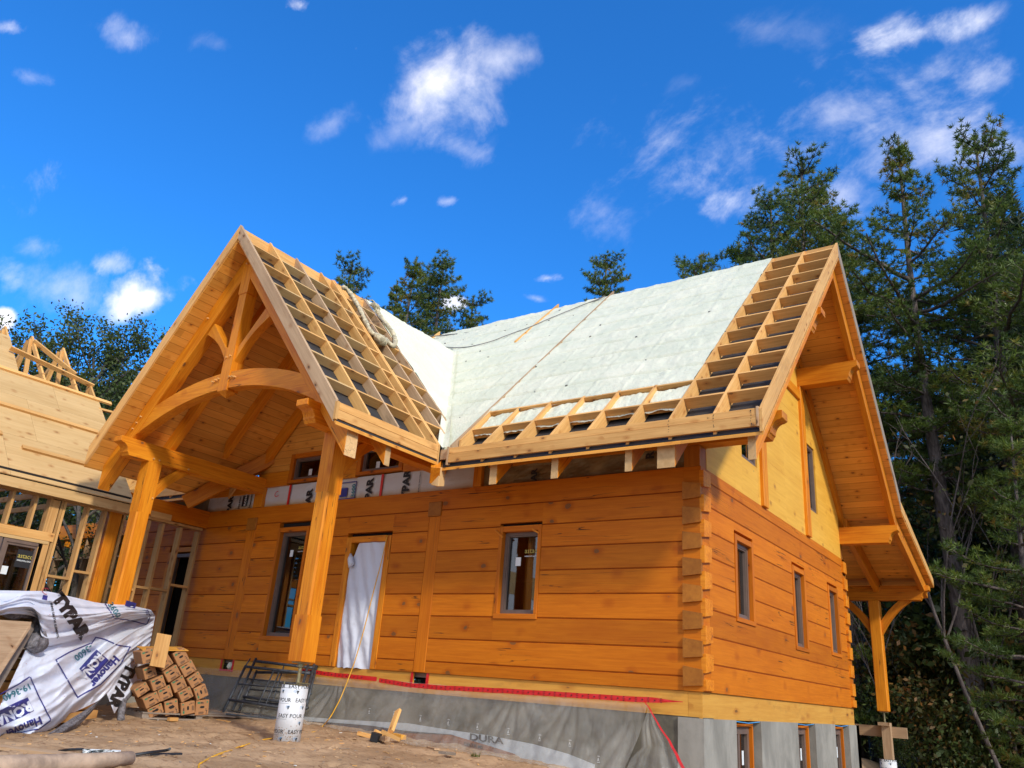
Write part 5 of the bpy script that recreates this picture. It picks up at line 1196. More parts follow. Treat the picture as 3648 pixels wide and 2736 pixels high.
for i, (cs, lb) in enumerate(zip(BX, BLB)):
    P = [atp(*t2(*c), bn, bd+.0) for c in cs]; c = sum(P, Vector())/4
    ex = ((P[1]-P[0])+(P[2]-P[3])).normalized(); ez = ((P[0]-P[3])+(P[1]-P[2])).normalized(); ez = (ez-ex*ex.dot(ez)).normalized(); ey = bn*1.0
    w_, h_ = ((P[1]-P[0]).length+(P[2]-P[3]).length)/2*.985, ((P[0]-P[3]).length+(P[1]-P[2]).length)/2*.985
    off = random.uniform(-.03, .03) if i not in (14, 17) else -.06
    c = c + bn*off
    B = empty('cardboard_box', c-ez*h_/2, lb, 'box', 'cardboard boxes piled on the pallet'); D_ = .42
    Fp = lambda x, z, o=0: c + ex*(x*w_) + ez*(z*h_) + ey*o
    def shell(m):
        vs = [Fp(-.5, -.5), Fp(.5, -.5), Fp(.5, .5), Fp(-.5, .5)]; vs += [v-ey*D_ for v in vs]
        m.add(vs, [[0, 1, 2, 3], [7, 6, 5, 4], [1, 0, 4, 5], [2, 1, 5, 6], [3, 2, 6, 7], [0, 3, 7, 4]], ex)
    one('carton', 'cardboard', B, shell, bevel=.006)
    rot = i in (5, 3)
    def slot(m):
        pts = [Vector(((.17*math.copysign(abs(math.cos(a))**.6, math.cos(a)), .03+.075*math.sin(a)))) for a in [2*math.pi*k/14 for k in range(14)]]
        if rot: pts = [Vector((p.y-.03, p.x)) for p in pts]
        if i in (6, 15, 7): pts = [Vector((p.x*1.3+.02*random.uniform(-1, 1), p.y*1.5+.04*random.uniform(-1, 1))) for p in pts]
        m.add([Fp(p.x, p.y, .0015) for p in pts], [list(range(14))])
    one('handle_slot', 'darkgap', B, slot)
    R_ = (lambda x0, z0, x1, z1: (x0, z0, x1, z1)) if not rot else (lambda x0, z0, x1, z1: (-z1, x0, -z0, x1))
    def quads(L_):
        def f(m):
            for x0, z0, x1, z1 in L_:
                a = R_(x0, z0, x1, z1); m.add([Fp(a[0], a[1], .002), Fp(a[2], a[1], .002), Fp(a[2], a[3], .002), Fp(a[0], a[3], .002)], [[0, 1, 2, 3]])
        return f
    one('green_label', 'green', B, quads([(-.38, .26, -.18, .38), (.30, .30, .40, .40)]))
    one('printed_text', 'black', B, quads([(-.15, .27, .08, .33), (-.15, .345, .0, .37), (-.25, -.36, .15, -.33), (-.25, -.30, .12, -.275), (-.25, -.42, .10, -.395), (.32, -.34, .36, -.22), (.25, -.22, .40, -.19), (.28, -.40, .40, -.37), (.24, -.13, .33, -.09)]))
def pallet(m):
    o = PA-bn*.02; z = ground(o.x, o.y)
    for k in range(5):
        p = o-bn*(.1*k*2+.03); m.bar(p+Vector((0, 0, .085)), p+bl*1.55+Vector((0, 0, .085)), .09, .018)
    for k in range(3): p = o+bl*(.05+.72*k); m.bar(p+Vector((0, 0, .045)), p-bn*.9+Vector((0, 0, .045)), .09, .06)
    p = o; m.bar(p+Vector((0, 0, .02)), p+bl*1.55+Vector((0, 0, .02)), .09, .02)
one('pallet', 'grey', None, pallet, label='grey wooden pallet under the pile of cardboard boxes', cat='pallet')
one('loose_carton_sheet', 'rim', None, lambda m: m.bar(atp(*t2(300, 340), bn, bd-.25), atp(*t2(800, 345), bn, bd-.2), .5, .012, up=(.1, 0, 1)), label='thin wooden panel lying across the top of the cardboard boxes', cat='panel')
one('leaning_board', 'raw', None, lambda m: m.bar(atp(*t2(492, 545), bn, bd+.10), atp(*t2(573, 185), bn, bd-.02), .20, .022, up=bn), label='short pale board leaning on the front of the cardboard boxes', cat='board')

# covered lumber pile
TN = Vector((.726, .687, .42)); TD = -7.02
def tq(x, y, o=0.): return atp(*t1(x, y), TN, TD+o)
LU = Vector((-.687, .726, 0)); LN = Vector((.726, .687, 0))
la = Vector((-4.35, -5.0, 0)) - LN*.25
stk = empty('lumber_stack', (la.x-1, la.y+1, GZ), 'long stack of flat lumber hidden under the white wrap left of the porch', 'lumber stack')
def layer(k):
    def f(m):
        z = ground(-5.5, -4)+.08+.105*k; off = random.uniform(-.03, .03)
        for j in range(4):
            a = la - LN*(.22*j+.11+.060*k) + LU*(.35+off)
            m.bar(a+Vector((0, 0, z)), a+LU*(2.7+off-.05*k)+Vector((0, 0, z)), .20, .09)
    return f
for k in range(11): one('plank_layer', 'raw', stk, layer(k))
def crm(P, t):
    n = len(P)-1; k = min(int(t*n), n-1); f = t*n-k; p0, p1, p2, p3 = P[max(k-1, 0)], P[k], P[k+1], P[min(k+2, n)]
    return tuple(.5*(2*p1[i]+(p2[i]-p0[i])*f+(2*p0[i]-5*p1[i]+4*p2[i]-p3[i])*f*f+(3*p1[i]-p0[i]-3*p2[i]+p3[i])*f**3) for i in (0, 1))
U0 = [(-120, 205), (0, 205), (95, 188), (200, 138), (400, 135), (620, 180), (880, 240), (1110, 256), (1300, 296)]
U1 = [(-120, 345), (0, 345), (112, 332), (330, 378), (365, 590), (520, 592), (800, 505), (1050, 405), (1337, 352)]
def wr(u, v, s=0):
    a = fbm(u*2.4+s, v*1.8, 3+s, 2); b = abs(fbm(u*1.6+v*2.6, v*1.1-u*.7, 8+s, 3)); c = abs(fbm(u*4.1-v*1.2, v*4.6+u*2.0, 5+s, 2)); e = abs(fbm(u*9+v*3, v*8-u*4, 2+s, 2))
    return .11*a - .17*b - .045*c - .010*e
def upper(u, v):
    if v < .12:                                    # the cloth going back over the top of the pile
        t = 1-v/.12; p = tq(*crm(U0, u)); return p - LN*(.75*t) + Vector((0, 0, -.05*t+.02*hsh(u*5, t, 2)))
    t = (v-.12)/.88; a, b = crm(U0, u), crm(U1, u)
    o = .20*math.sin(math.pi*t)**.7*.8 + wr(u, t)*min(1, t*5)*.8
    return tq(a[0]*(1-t)+b[0]*t, a[1]*(1-t)+b[1]*t, o)
L0 = [(235, 610), (300, 590), (420, 570), (520, 565), (700, 525), (850, 485), (1000, 415), (1200, 345), (1337, 345)]
L1 = [(-120, 1385), (60, 1396), (200, 1402), (450, 1318), (620, 1192), (760, 1122), (880, 1052), (1060, 860), (1285, 640)]
def lower(u, v):
    a, b = crm(L0, u), crm(L1, u); o = -.06 + .17*math.sin(math.pi*v) + wr(u, v, 5)*min(1, v*4) - .05*(1-v)
    return tq(a[0]*(1-v)+b[0]*v, a[1]*(1-v)+b[1]*v, o)
F0 = [(1075, 800), (1120, 740), (1205, 665), (1275, 790)]
F1 = [(915, 1010), (985, 1190), (1035, 1110), (1245, 900)]
FL0 = [(1205, 665), (1150, 720), (1080, 790), (1000, 880), (912, 1000)]; FL1 = [(1278, 790), (1245, 905), (1120, 1010), (1035, 1110), (985, 1190)]
def flapr(u, v):
    a, b = crm(FL0, v), crm(FL1, v); return tq(a[0]*(1-u)+b[0]*u, a[1]*(1-u)+b[1]*u, -.05+.02*math.sin(u*6+v*4)+.03*fbm(u*3, v*3, 4))
tm = MB(); tm.grid(upper, 150, 70); tm.grid(lower, 150, 90); tm.grid(flapr, 24, 40)
cloth = tm.build('wrap_tarp', 'tarp', label='crumpled white house wrap printed TYPAR and RONA thrown over the lumber pile', cat='tarp', smooth=True)
bv = BVHTree.FromPolygons([tuple(v) for v in tm.v], tm.f)
O_ = Vector(CC)
def oncloth(px, py, lift=.004):
    d = Vector(ray(*t1(px, py))).normalized(); h = bv.ray_cast(O_, d)
    if h[0] is None: return tq(px, py, .05)
    n_ = h[1] if h[1].dot(d) < 0 else -h[1]; return h[0]+n_*lift
def cl_text(txt, ox, oy, rx, ry, size, mat, bold=.02, up=None, rect=None, maxe=.12, lift=.004):
    l = math.hypot(rx, ry); rx, ry = rx/l, ry/l; ux_, uy_ = up if up else (ry, -rx)
    fn = lambda a, b: oncloth(ox+(a*rx+b*ux_)*size, oy+(a*ry+b*uy_)*size, lift)
    letters(cloth, txt, fn, mat, 'tarp_lettering' if txt else 'tarp_box', bold, cuts=1, rect=rect, maxe=maxe)
def cl_box(ox, oy, w_, h_, rx, ry, mat, fill=False, t=9, lift=.004):
    l = math.hypot(rx, ry); rx, ry = rx/l, ry/l
    rs = [(0, 0, w_, h_)] if fill else [(0, 0, w_, t), (0, h_-t, w_, h_), (0, t, t, h_-t), (w_-t, t, w_, h_-t)]
    for r_ in rs: letters(cloth, '', lambda a, b: oncloth(ox+a*rx+b*ry, oy+a*ry-b*rx, lift), mat, 'tarp_box', rect=r_, maxe=14.)
cl_text('TYPAR', 452, 200, .58, .82, 140, 'black', .085, maxe=.08)
cl_text('BRING ON THE ELEMENTS.', 430, 235, .19, .98, 26, 'black', .03, maxe=.3)
cl_box(360, 207, 42, 40, .98, .2, 'blue', True)
cl_text('C', 345, 150, .9, .35, 90, 'redprint', -.02, maxe=.1)
cl_text('3600', 925, 250, .55, .83, 72, 'teal', .02); cl_box(1075, 262, 90, 50, .95, .28, 'blue', True); cl_text('er', 1250, 300, .3, .95, 60, 'blue', .03)
for p, q_ in (((900, 245), (985, 375)), ((985, 375), (1090, 385)), ((1090, 385), (1265, 430)), ((1265, 430), (1315, 315))):
    d_ = math.hypot(q_[0]-p[0], q_[1]-p[1]); cl_box(p[0], p[1], d_, 9, (q_[0]-p[0]), (q_[1]-p[1]), 'blue', True)
for p, q_ in (((478, 735), (665, 1058)), ((665, 1058), (870, 940)), ((870, 940), (1040, 770)), ((1040, 770), (1125, 615)), ((1125, 615), (1010, 595)), ((1010, 595), (900, 545)), ((900, 545), (820, 528)), ((820, 528), (780, 590)), ((478, 735), (600, 665)), ((600, 665), (780, 590)),
              ((0, 1030), (160, 940)), ((160, 940), (255, 880)), ((255, 880), (320, 1030)), ((320, 1030), (430, 1245)), ((430, 1245), (330, 1320)), ((330, 1320), (40, 1370))):
    d_ = math.hypot(q_[0]-p[0], q_[1]-p[1]); cl_box(p[0], p[1], d_, 10, (q_[0]-p[0]), (q_[1]-p[1]), 'blue', True)
cl_text('-3600', 775, 590, -.83, .62, 78, 'teal', .02)
cl_box(830, 638, 225, 140, -.66, .75, 'blue', True); cl_text('RONA', 850, 668, -.66, .75, 92, 'tarp', .05, lift=.008)
cl_text('Hanover', 985, 685, -.66, .75, 92, 'blue', .04)
cl_text('19-3640', 255, 925, -.9, .42, 80, 'teal', .02)
cl_box(235, 1050, 330, 130, -.9, .42, 'blue', True); cl_text('RONA', 250, 1085, -.9, .42, 118, 'tarp', .05, lift=.007)
cl_text('Hanover', 345, 1215, -.93, .38, 96, 'blue', .03)
cl_text('TYPAR', 1095, 755, -.42, .90, 132, 'black', .06, maxe=.08)
def hem(P, o, rr, name='tarp_hem'):
    one(name, 'greyback', cloth, lambda m: m.tube(smoothp([tq(x, y, o) for x, y in P], 8), [rr[min(int(i/8), len(rr)-1)]*(1+.05*math.sin(i*.7)) for i in range((len(P)-1)*8+1)], 12), smooth=True)
G0 = [(205, 1385), (330, 1395), (460, 1335), (610, 1235), (740, 1155), (880, 1055)]
G1 = [(145, 1448), (270, 1462), (460, 1412), (630, 1330), (765, 1205), (862, 1085)]
def ghem(u, v):
    a, b = crm(G0, u), crm(G1, u); return tq(a[0]*(1-v)+b[0]*v, a[1]*(1-v)+b[1]*v, .05+.07*math.sin(math.pi*v)+.025*math.sin(v*9+u*4)*(1-u)+.03*fbm(u*5, v*3, 2))
one('tarp_hem', 'greyback', cloth, lambda m: m.grid(ghem, 60, 24), smooth=True)
hem([(330, 365), (335, 430), (335, 500), (345, 570)], -.02, [.06, .07, .07, .05]); hem([(260, 560), (300, 590), (350, 585)], -.03, [.08, .09, .05])
hem([(20, 255), (70, 310), (160, 335), (320, 355)], -.06, [.05, .06, .03, .03])
hem([(1245, 900), (1150, 990), (1060, 1090), (1045, 1180), (1040, 1260)], -.05, [.03, .035, .05, .045, .02])
def sheetpoly(name, pts, o, mat, label, cat, th=.018):
    def f(m):
        P = [tq(x, y, oo) for (x, y), oo in zip(pts, o)]; Q = [p-TN.normalized()*th for p in P]; n = len(P)
        m.add(P+Q, [list(range(n)), list(range(n, 2*n))[::-1]]+[[i, n+i, n+(i+1) % n, (i+1) % n] for i in range(n)], (P[1]-P[0]))
    one(name, mat, None, f, label=label, cat=cat)
sheetpoly('plywood_sheet', [(-160, 372), (272, 400), (262, 455), (0, 860), (-160, 1000)], (.1, .1, .12, .3, .32), 'weather', 'brown plywood sheet leaning on the covered lumber pile at the left edge', 'plywood')
sheetpoly('plywood_sheet', [(-160, 382), (300, 405), (290, 470), (0, 975), (-160, 1110)], (-.02, -.02, .0, .2, .22), 'grey', 'second darker plywood sheet just under the leaning brown one', 'plywood')
# litter on the dirt
one('cloth_roll', 'rollm', None, lambda m: m.tube([pt(*t1(-150, 1672), .06), pt(*t1(150, 1652), .06), pt(*t1(500, 1628), .055), pt(*t1(850, 1600), .05), pt(*t1(1130, 1572), .04)], [.078, .074, .066, .055, .045], 14), smooth=True, label='dusty beige roll of sheeting lying in the bottom left corner', cat='roll')
def plank(name, p, q_, w_, h_, mat, label, cat='board', dz=None, group=None, up=(0, 0, 1)):
    one(name, mat, None, lambda m: m.bar(p, q_, w_, h_, up=up), label=label, cat=cat, group=group)
plank('wood_plank', pt(*t1(-200, 1455), .02), pt(*t1(640, 1553), .012), .16, .022, 'weather', 'long brown plank lying on the dirt between tarp and beige roll')
one('paper_scrap', 'white', None, lambda m: m.grid(lambda u, v: pt(*t1(712+u*330, 1492+v*60+u*12), .012+.03*abs(fbm(u*5, v*4, 2))), 14, 8), label='white dirty paper scrap lying on the beige roll', cat='paper', smooth=True)
one('strap', 'strap', None, lambda m: m.tube(smoothp([pt(*t1(505, 1515), .01), pt(*t1(600, 1500), .02), pt(*t1(715, 1497), .03)]), .010, 6), label='black strap end left of the white paper scrap', cat='strap')
one('strap', 'strap', None, lambda m: m.tube(smoothp([pt(*t2(215, 1520), .012), pt(*t2(400, 1490), .02), pt(*t2(590, 1465), .03), pt(*t2(635, 1448), .05)]), .011, 6), label='longer black strap with an upturned tip on the dirt', cat='strap')
one('strap', 'strap', None, lambda m: m.tube([pt(*t2(400, 1510), .010), pt(*t2(765, 1505), .010)], .011, 6), label='straight black strap lying right of the paper scrap', cat='strap')
one('foam_blob', 'foam', H, lambda m: m.tube([(-8.30, .10, -.16), (-8.28, .08, -.12), (-8.27, .09, -.07), (-8.26, .12, -.04)], [.03, .06, .055, .02], 8), smooth=True)
def tuft(m):
    c = pt(*t4(1545, 1250), 0)
    for _ in range(40):
        a = random.uniform(0, 6.28); l = random.uniform(.02, .06); d = Vector((math.cos(a)*l*.7, math.sin(a)*l*.7, l)); p = c+Vector((random.uniform(-.06, .06), random.uniform(-.03, .03), 0)); s_ = Vector((-math.sin(a), math.cos(a), 0))*.006
        m.add([p-s_, p+s_, p+d], [[0, 1, 2]], tone=.6)
one('weed', 'leaf', None, tuft, label='tiny green weed on the dirt beside the plastic sheet', cat='weed')
# scrap wood by the foundation
def S4(x, y, o): return pt(*t4(x, y), o)
plank('scrap_board', S4(240, 985, .03), S4(440, 1035, .03), .05, .045, 'raw', 'scrap stick lying flat at the left of the scrap wood heap', 'scrap wood')
plank('scrap_board', at(*t4(605, 975), 'y', -.75), at(*t4(692, 730), 'y', -.50), .085, .038, 'raw', 'scrap board standing upright behind the scrap heap', 'scrap wood', up=(0, -1, 0))
plank('scrap_board', S4(430, 960, .10), S4(640, 1062, .02), .04, .04, 'raw', 'dark edged scrap stick sloping down to the right', 'scrap wood')
plank('scrap_board', S4(505, 965, .12), S4(715, 1062, .03), .042, .04, 'raw', 'bright scrap stick on top of the scrap heap', 'scrap wood')
plank('scrap_board', S4(640, 1010, .04), S4(750, 1035, .04), .09, .06, 'rim', 'short thick scrap block at the right of the heap', 'scrap wood')
plank('scrap_board', S4(485, 1062, .03), S4(545, 1068, .03), .06, .05, 'weather', 'tiny scrap block in front of the heap', 'scrap wood')
plank('scrap_board', S4(400, 1020, .07), S4(480, 1045, .06), .09, .10, 'strap', 'black painted scrap block in the heap', 'scrap wood')
plank('scrap_board', S4(470, 1040, .05), S4(570, 1050, .05), .06, .05, 'weather', 'brown scrap block in the middle of the heap', 'scrap wood')
plank('scrap_board', S4(1040, 1150, .012), S4(1130, 1168, .012), .07, .02, 'weather', 'flat brown scrap lying right of the heap', 'scrap wood')
plank('scrap_board', S4(1185, 1205, .012), S4(1300, 1215, .012), .10, .03, 'grey', 'dusty scrap block nearest the plastic on the right', 'scrap wood')
plank('scrap_board', pt(*t2(1050, 1112), .012), pt(*t2(1290, 1150), .012), .05, .018, 'raw', 'splintered stick right of the pallet', 'scrap wood')
plank('scrap_board', pt(*t2(620, 1122), .03), pt(*t2(715, 1122), .03), .06, .045, 'raw', 'fresh cut block at the foot of the pallet', 'scrap wood')
def chips(m):
    for _ in range(650):
        x, y = random.uniform(-9, -1.4), random.uniform(-6.2, -.5)
        if math.hypot(x+5, y+4) > 4.6 and random.random() < .5: continue
        z = ground(x, y)+.004; a = random.uniform(0, 6.3); L_ = random.uniform(.01, .05) if random.random() < .93 else random.uniform(.06, .16); w_ = random.uniform(.004, .014)
        m.bar((x, y, z), (x+L_*math.cos(a), y+L_*math.sin(a), z+random.uniform(-.002, .008)), w_, .005, mat=random.choices([0, 1, 2, 3], [5, 4, 1, 3])[0])
one('wood_chips', ['raw', 'grey', 'white', 'weather'], None, chips, kind='stuff', label='scattered chips, splinters and scraps on the dirt', cat='debris')
def clods(m):
    for _ in range(1500):
        x, y = random.uniform(-9, -1.2), random.uniform(-6.4, -.4); r = random.uniform(.004, .022)*(.6 if random.random() < .8 else 1.5)
        z = ground(x, y); vs = [(x+r*random.uniform(.7, 1.3)*dx, y+r*random.uniform(.7, 1.3)*dy, z+r*.6*dz) for dx, dy, dz in ((1, 0, 0), (0, 1, 0), (-1, 0, 0), (0, -1, 0), (0, 0, 1), (0, 0, -1))]
        m.add(vs, [[0, 1, 4], [1, 2, 4], [2, 3, 4], [3, 0, 4], [1, 0, 5], [2, 1, 5], [3, 2, 5], [0, 3, 5]], mat=0)
one('dirt_clods', 'ground', None, clods, kind='stuff', label='small clods and pebbles on the sandy dirt', cat='dirt')
# ================================================================ trees
def np_mesh(name, V, nper, tones, mat, parent, smooth=False):
    """V: (n*nper, 3) float array of separate polygons with nper corners"""
    n = len(V)//nper; me = bpy.data.meshes.new(name)
    me.vertices.add(len(V)); me.vertices.foreach_set('co', V.astype(np.float32).ravel())
    me.loops.add(len(V)); me.loops.foreach_set('vertex_index', np.arange(len(V), dtype=np.int32))
    me.polygons.add(n); me.polygons.foreach_set('loop_start', np.arange(0, len(V), nper, dtype=np.int32)); me.polygons.foreach_set('loop_total', np.full(n, nper, dtype=np.int32))
    me.update(calc_edges=True); me.attributes.new('tn', 'FLOAT', 'POINT').data.foreach_set('value', np.repeat(tones, nper).astype(np.float32))
    me.materials.append(MT[mat]); ob = bpy.data.objects.new(name, me); col.objects.link(ob)
    ob.parent = parent; WL[ob] = Vector((0, 0, 0)); return ob
def rv(n): v = rng.normal(size=(n, 3)); return v/np.linalg.norm(v, axis=1)[:, None]
def needles(C, Dv, T, nb, L, W, spread=1.):
    """tufts: every centre gets nb blades fanning round its direction"""
    C = np.repeat(C, nb, 0); D_ = np.repeat(Dv, nb, 0); T = np.repeat(T, nb) + rng.normal(0, .07, len(C)); r = rv(len(C))
    d = D_*.75 + r*spread; d /= np.linalg.norm(d, axis=1)[:, None]
    s = np.cross(d, rv(len(C))); s /= np.linalg.norm(s, axis=1)[:, None]+1e-9
    l = (L*rng.uniform(.6, 1.25, len(C)))[:, None]; base = C + r*L*.12
    V = np.empty((len(C)*3, 3)); V[0::3] = base - s*W; V[1::3] = base + s*W; V[2::3] = base + d*l
    return V, np.clip(T, 0, 1)
def pine(seed, Ht, cb, Rm, whorl=.62, tuft=8, nl=.20, nw=.012, mat='needle', top=1., trunk_r=.26, ragged=.45, bare=True, dens=1.):
    rr = random.Random(seed); root = bpy.data.objects.new('pine_tree', None); col.objects.link(root); WL[root] = Vector((0, 0, 0))
    tb = MB(); bend = rr.uniform(-.25, .25); P = []
    for i in range(15): t = i/14; P.append((bend*math.sin(t*3)*t, .2*math.sin(t*4+seed)*t, Ht*t))
    tb.tube(P, [trunk_r*(1-.93*i/14)**1.15+.012 for i in range(15)], 10)
    def tp(z): t = z/Ht; return Vector((bend*math.sin(t*3)*t, .2*math.sin(t*4+seed)*t, z))
    bb = tb; C = []; Dv = []; T = []
    z = Ht*cb*(.5 if bare else 1); side = [rr.uniform(.55, 1.25) for _ in range(8)]
    while z < Ht*.985:
        t = (z/Ht-cb)/(1-cb); dead = z < Ht*cb
        prof = min(1, ((1-t)*1.5)**.5)*(.75+.25*math.sin(t*9+seed)) if t > 0 else .8
        nbr = rr.randint(3, 5) if not dead else rr.randint(1, 3); a0 = rr.uniform(0, 6.28)
        for k in range(nbr):
            a = a0+6.28*k/nbr+rr.uniform(-.4, .4); L = Rm*prof*rr.uniform(1-ragged, 1.15)*side[int(a/6.2832*8) % 8]
            if dead: L *= rr.uniform(.15, .55)
            el = math.radians((-10+42*max(t, 0)**1.6)+rr.uniform(-9, 12)); c0 = tp(z); pts = [c0]; n = 6
            for i in range(1, n+1):
                u = i/n; e = el + math.radians(22)*u*u; pts.append(pts[-1]+Vector((math.cos(a)*math.cos(e), math.sin(a)*math.cos(e), math.sin(e)))*(L/n)+Vector((rr.uniform(-1, 1), rr.uniform(-1, 1), rr.uniform(-1, 1)))*.03*L)
            r0 = max(.012, .018*L+.006)
            if L > .25: bb.tube(pts, [r0*(1-.8*i/n) for i in range(n+1)], 4, caps=False)
            if dead:
                if rr.random() < .6: continue
            tone = min(1, max(0, rr.gauss(.38+.12*t, .16)))
            # side twigs carrying the tufts
            s = .25 if t < .8 else .1
            while s <= 1.0:
                kk = min(int(s*n), n-1); p = pts[kk].lerp(pts[kk+1], s*n-kk); ax_ = (pts[kk+1]-pts[kk]).normalized()
                for sd_ in (-1, 1):
                    if rr.random() > .82*dens: continue
                    tl = L*.34*(1.15-s)*rr.uniform(.5, 1.2)+.12
                    perp = ax_.cross(Vector((0, 0, 1))).normalized()*sd_
                    dv = (ax_*.65+perp*.8+Vector((0, 0, rr.uniform(-.05, .35)))).normalized(); q_ = p+dv*tl
                    if tl > .3: bb.tube([p, q_], [.008, .004], 3, caps=False)
                    m_ = max(2, int(tl/.13))
                    for j in range(m_):
                        f = (j+1)/m_; C.append(p.lerp(q_, f)+Vector((rr.uniform(-1, 1), rr.uniform(-1, 1), rr.uniform(-.5, 1)))*.05); Dv.append((dv+Vector((0, 0, .6))).normalized()); T.append(tone+.1*rr.gauss(0, 1)+(.35 if rr.random() < .05 else 0))
                C.append(p+Vector((0, 0, .03))); Dv.append((ax_+Vector((0, 0, .4))).normalized()); T.append(tone)
                s += .2/max(L, .5)
        z += whorl*rr.uniform(.55, 1.25)*(1 if not dead else .8)
    for j in range(5): C.append(tp(Ht)+Vector((0, 0, -.1*j))); Dv.append(Vector((0, 0, 1))); T.append(.5)
    bb.build('trunk', 'bark', root, smooth=True, origin=(0, 0, 0))
    C, Dv, T = np.array(C), np.array(Dv), np.array(T)
    V, TT = needles(C, Dv, T, tuft, nl, nw)
    np_mesh('crown', V, 3, TT, mat, root); root['H'] = Ht
    return root
def leafy(seed, Ht, spread, nleaf, leaf, mat='leaf', name='broadleaf_tree', trunk_r=.12, levels=4, bark_='barkp', open_=.35, cbase=.25, tone0=.3):
    rr = random.Random(seed); root = bpy.data.objects.new(name, None); col.objects.link(root); WL[root] = Vector((0, 0, 0))
    tb = MB(); tips = []
    def grow(p, d, L, r, lv):
        n = 4; pts = [p]
        for i in range(n):
            d = (d+Vector((rr.uniform(-1, 1), rr.uniform(-1, 1), rr.uniform(-.4, .8)))*.16).normalized(); pts.append(pts[-1]+d*(L/n))
        tb.tube(pts, [r*(1-.5*i/n) for i in range(n+1)], 6 if lv > 2 else 4, caps=False)
        if lv <= 1:
            for q_ in pts[1:]: tips.append((q_, d))
        if lv == 0: return
        for k in range(rr.randint(3, 4) if lv < levels else 7):
            f = rr.uniform(cbase if lv == levels else .3, 1.); kk = min(int(f*n), n-1); q_ = pts[kk].lerp(pts[kk+1], f*n-kk)
            a = rr.uniform(0, 6.28); o = Vector((math.cos(a), math.sin(a), rr.uniform(.1, .8))); nd = (d*.55+o*spread).normalized()
            grow(q_, nd, L*rr.uniform(.42, .62), r*.5, lv-1)
    grow(Vector((0, 0, 0)), Vector((0, 0, 1)), Ht*.62, trunk_r, levels)
    tb.build('trunk', bark_, root, smooth=True, origin=(0, 0, 0))
    n = nleaf; idx = rng.integers(0, len(tips), n); P = np.array([tips[i][0] for i in idx]); T = (tone0+.25*np.array([hsh(*(p*.9)) for p in P]))+rng.normal(0, .13, n)
    C = P+rng.normal(size=(n, 3))*open_*Ht*.05; u = rv(n); v = np.cross(u, rv(n)); v /= np.linalg.norm(v, axis=1)[:, None]
    s = (leaf*rng.uniform(.6, 1.3, n))[:, None]; V = np.empty((n*4, 3)); V[0::4] = C-u*s; V[1::4] = C-v*s*.55; V[2::4] = C+u*s; V[3::4] = C+v*s*.55
    np_mesh('crown', V, 4, np.clip(T, 0, 1), mat, root); root['H'] = Ht
    return root
def copy_tree(root):
    r = root.copy(); col.objects.link(r)
    for ch in root.children: c = ch.copy(); col.objects.link(c); c.parent = r
    return r
used = set()
def plant(proto, base, top, label, cat='tree', group=None, spin=0., name=None):
    o = proto if proto not in used else copy_tree(proto); used.add(proto)
    base, top = Vector(base), Vector(top); d = top-base; s = d.length/proto['H']
    o.location = base; o.rotation_mode = 'QUATERNION'; o.rotation_quaternion = d.to_track_quat('Z', 'Y') @ Matrix.Rotation(spin, 4, 'Z').to_quaternion(); o.scale = (s, s, s)
    for k in ('group',):
        if k in o: del o[k]
    tag(o, label, cat, group); return o
def bytop(x, y, dist, bx=None, zg=None):            # top seen at a display pixel, at that distance; foot below it or under another pixel column
    t = ath(*DD(x, y), dist); z = ground(t.x, t.y) if zg is None else zg
    if bx is None: return (t.x, t.y, z-.1), t
    b = ath(*DD(*bx), dist); return (b.x, b.y, z-.1), t
pA = pine(3, 17, .40, 3.1, tuft=22, nl=.12, nw=.011, trunk_r=.24, dens=1.15, whorl=.55)
pB = pine(11, 16, .30, 3.5, tuft=20, nl=.125, nw=.012, trunk_r=.23, whorl=.5, dens=1.15)
pC = pine(23, 15, .30, 3.9, tuft=20, nl=.13, nw=.012, trunk_r=.2, ragged=.55, whorl=.5, dens=1.15)
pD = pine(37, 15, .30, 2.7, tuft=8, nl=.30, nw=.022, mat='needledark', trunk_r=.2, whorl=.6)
pE = pine(41, 9, .06, 2.4, tuft=18, nl=.13, nw=.012, trunk_r=.1, whorl=.45, bare=False)
plant(pA, *bytop(1930, 297, 26, (2128, 1600)), 'tallest pine right of the gable, its long scaly trunk bare in the lower half', spin=.6)
plant(pB, *bytop(2098, 300, 27, (2225, 1500)), 'dense tall pine at the right edge of the photo, behind the bare trunked one', spin=2.1)
plant(pB, *bytop(2290, 330, 25, (2400, 1500)), 'pine whose branches reach in from beyond the right edge', spin=4.0)
plant(pC, *bytop(1722, 358, 25), 'brownish pine rising just behind the right end of the main ridge', spin=1.0)
plant(pC, *bytop(1800, 440, 30), 'second pine crown close behind the peak of the right gable', spin=3.3)
plant(pE, *bytop(1597, 535, 27), 'small dark pine top just left of the brownish pine', spin=.2)
plant(pC, *bytop(1528, 556, 30), 'low pine top showing above the foam covered ridge, left of the small dark one', spin=5.)
plant(pB, *bytop(1305, 550, 27), 'single pine top above the middle of the foam covered ridge', spin=3.)
plant(pA, *bytop(893, 557, 25), 'left one of the twin pines in the dip between the two roofs', spin=1.9)
plant(pB, *bytop(968, 560, 26), 'right one of the twin pines in the dip between the two roofs', spin=5.3)
plant(pC, *bytop(1012, 640, 27), 'lower pine at the right flank of the twin pines', spin=2.5)
plant(pC, *bytop(928, 588, 27), 'pine filling the middle between the twin pines', spin=3.7)
plant(pA, *bytop(860, 612, 28), 'lower pine at the left flank of the twin pines', spin=.4)
plant(pA, *bytop(1762, 385, 28), 'pine top just right of the brownish pine behind the ridge', spin=2.8)
plant(pB, *bytop(1672, 420, 29), 'lower pine left beside the brownish pine behind the ridge', spin=4.4)
plant(pC, *bytop(762, 574, 25), 'pine top rising behind the ridge of the porch roof', spin=.9)
GF = 'dark pines of the wood behind the house'
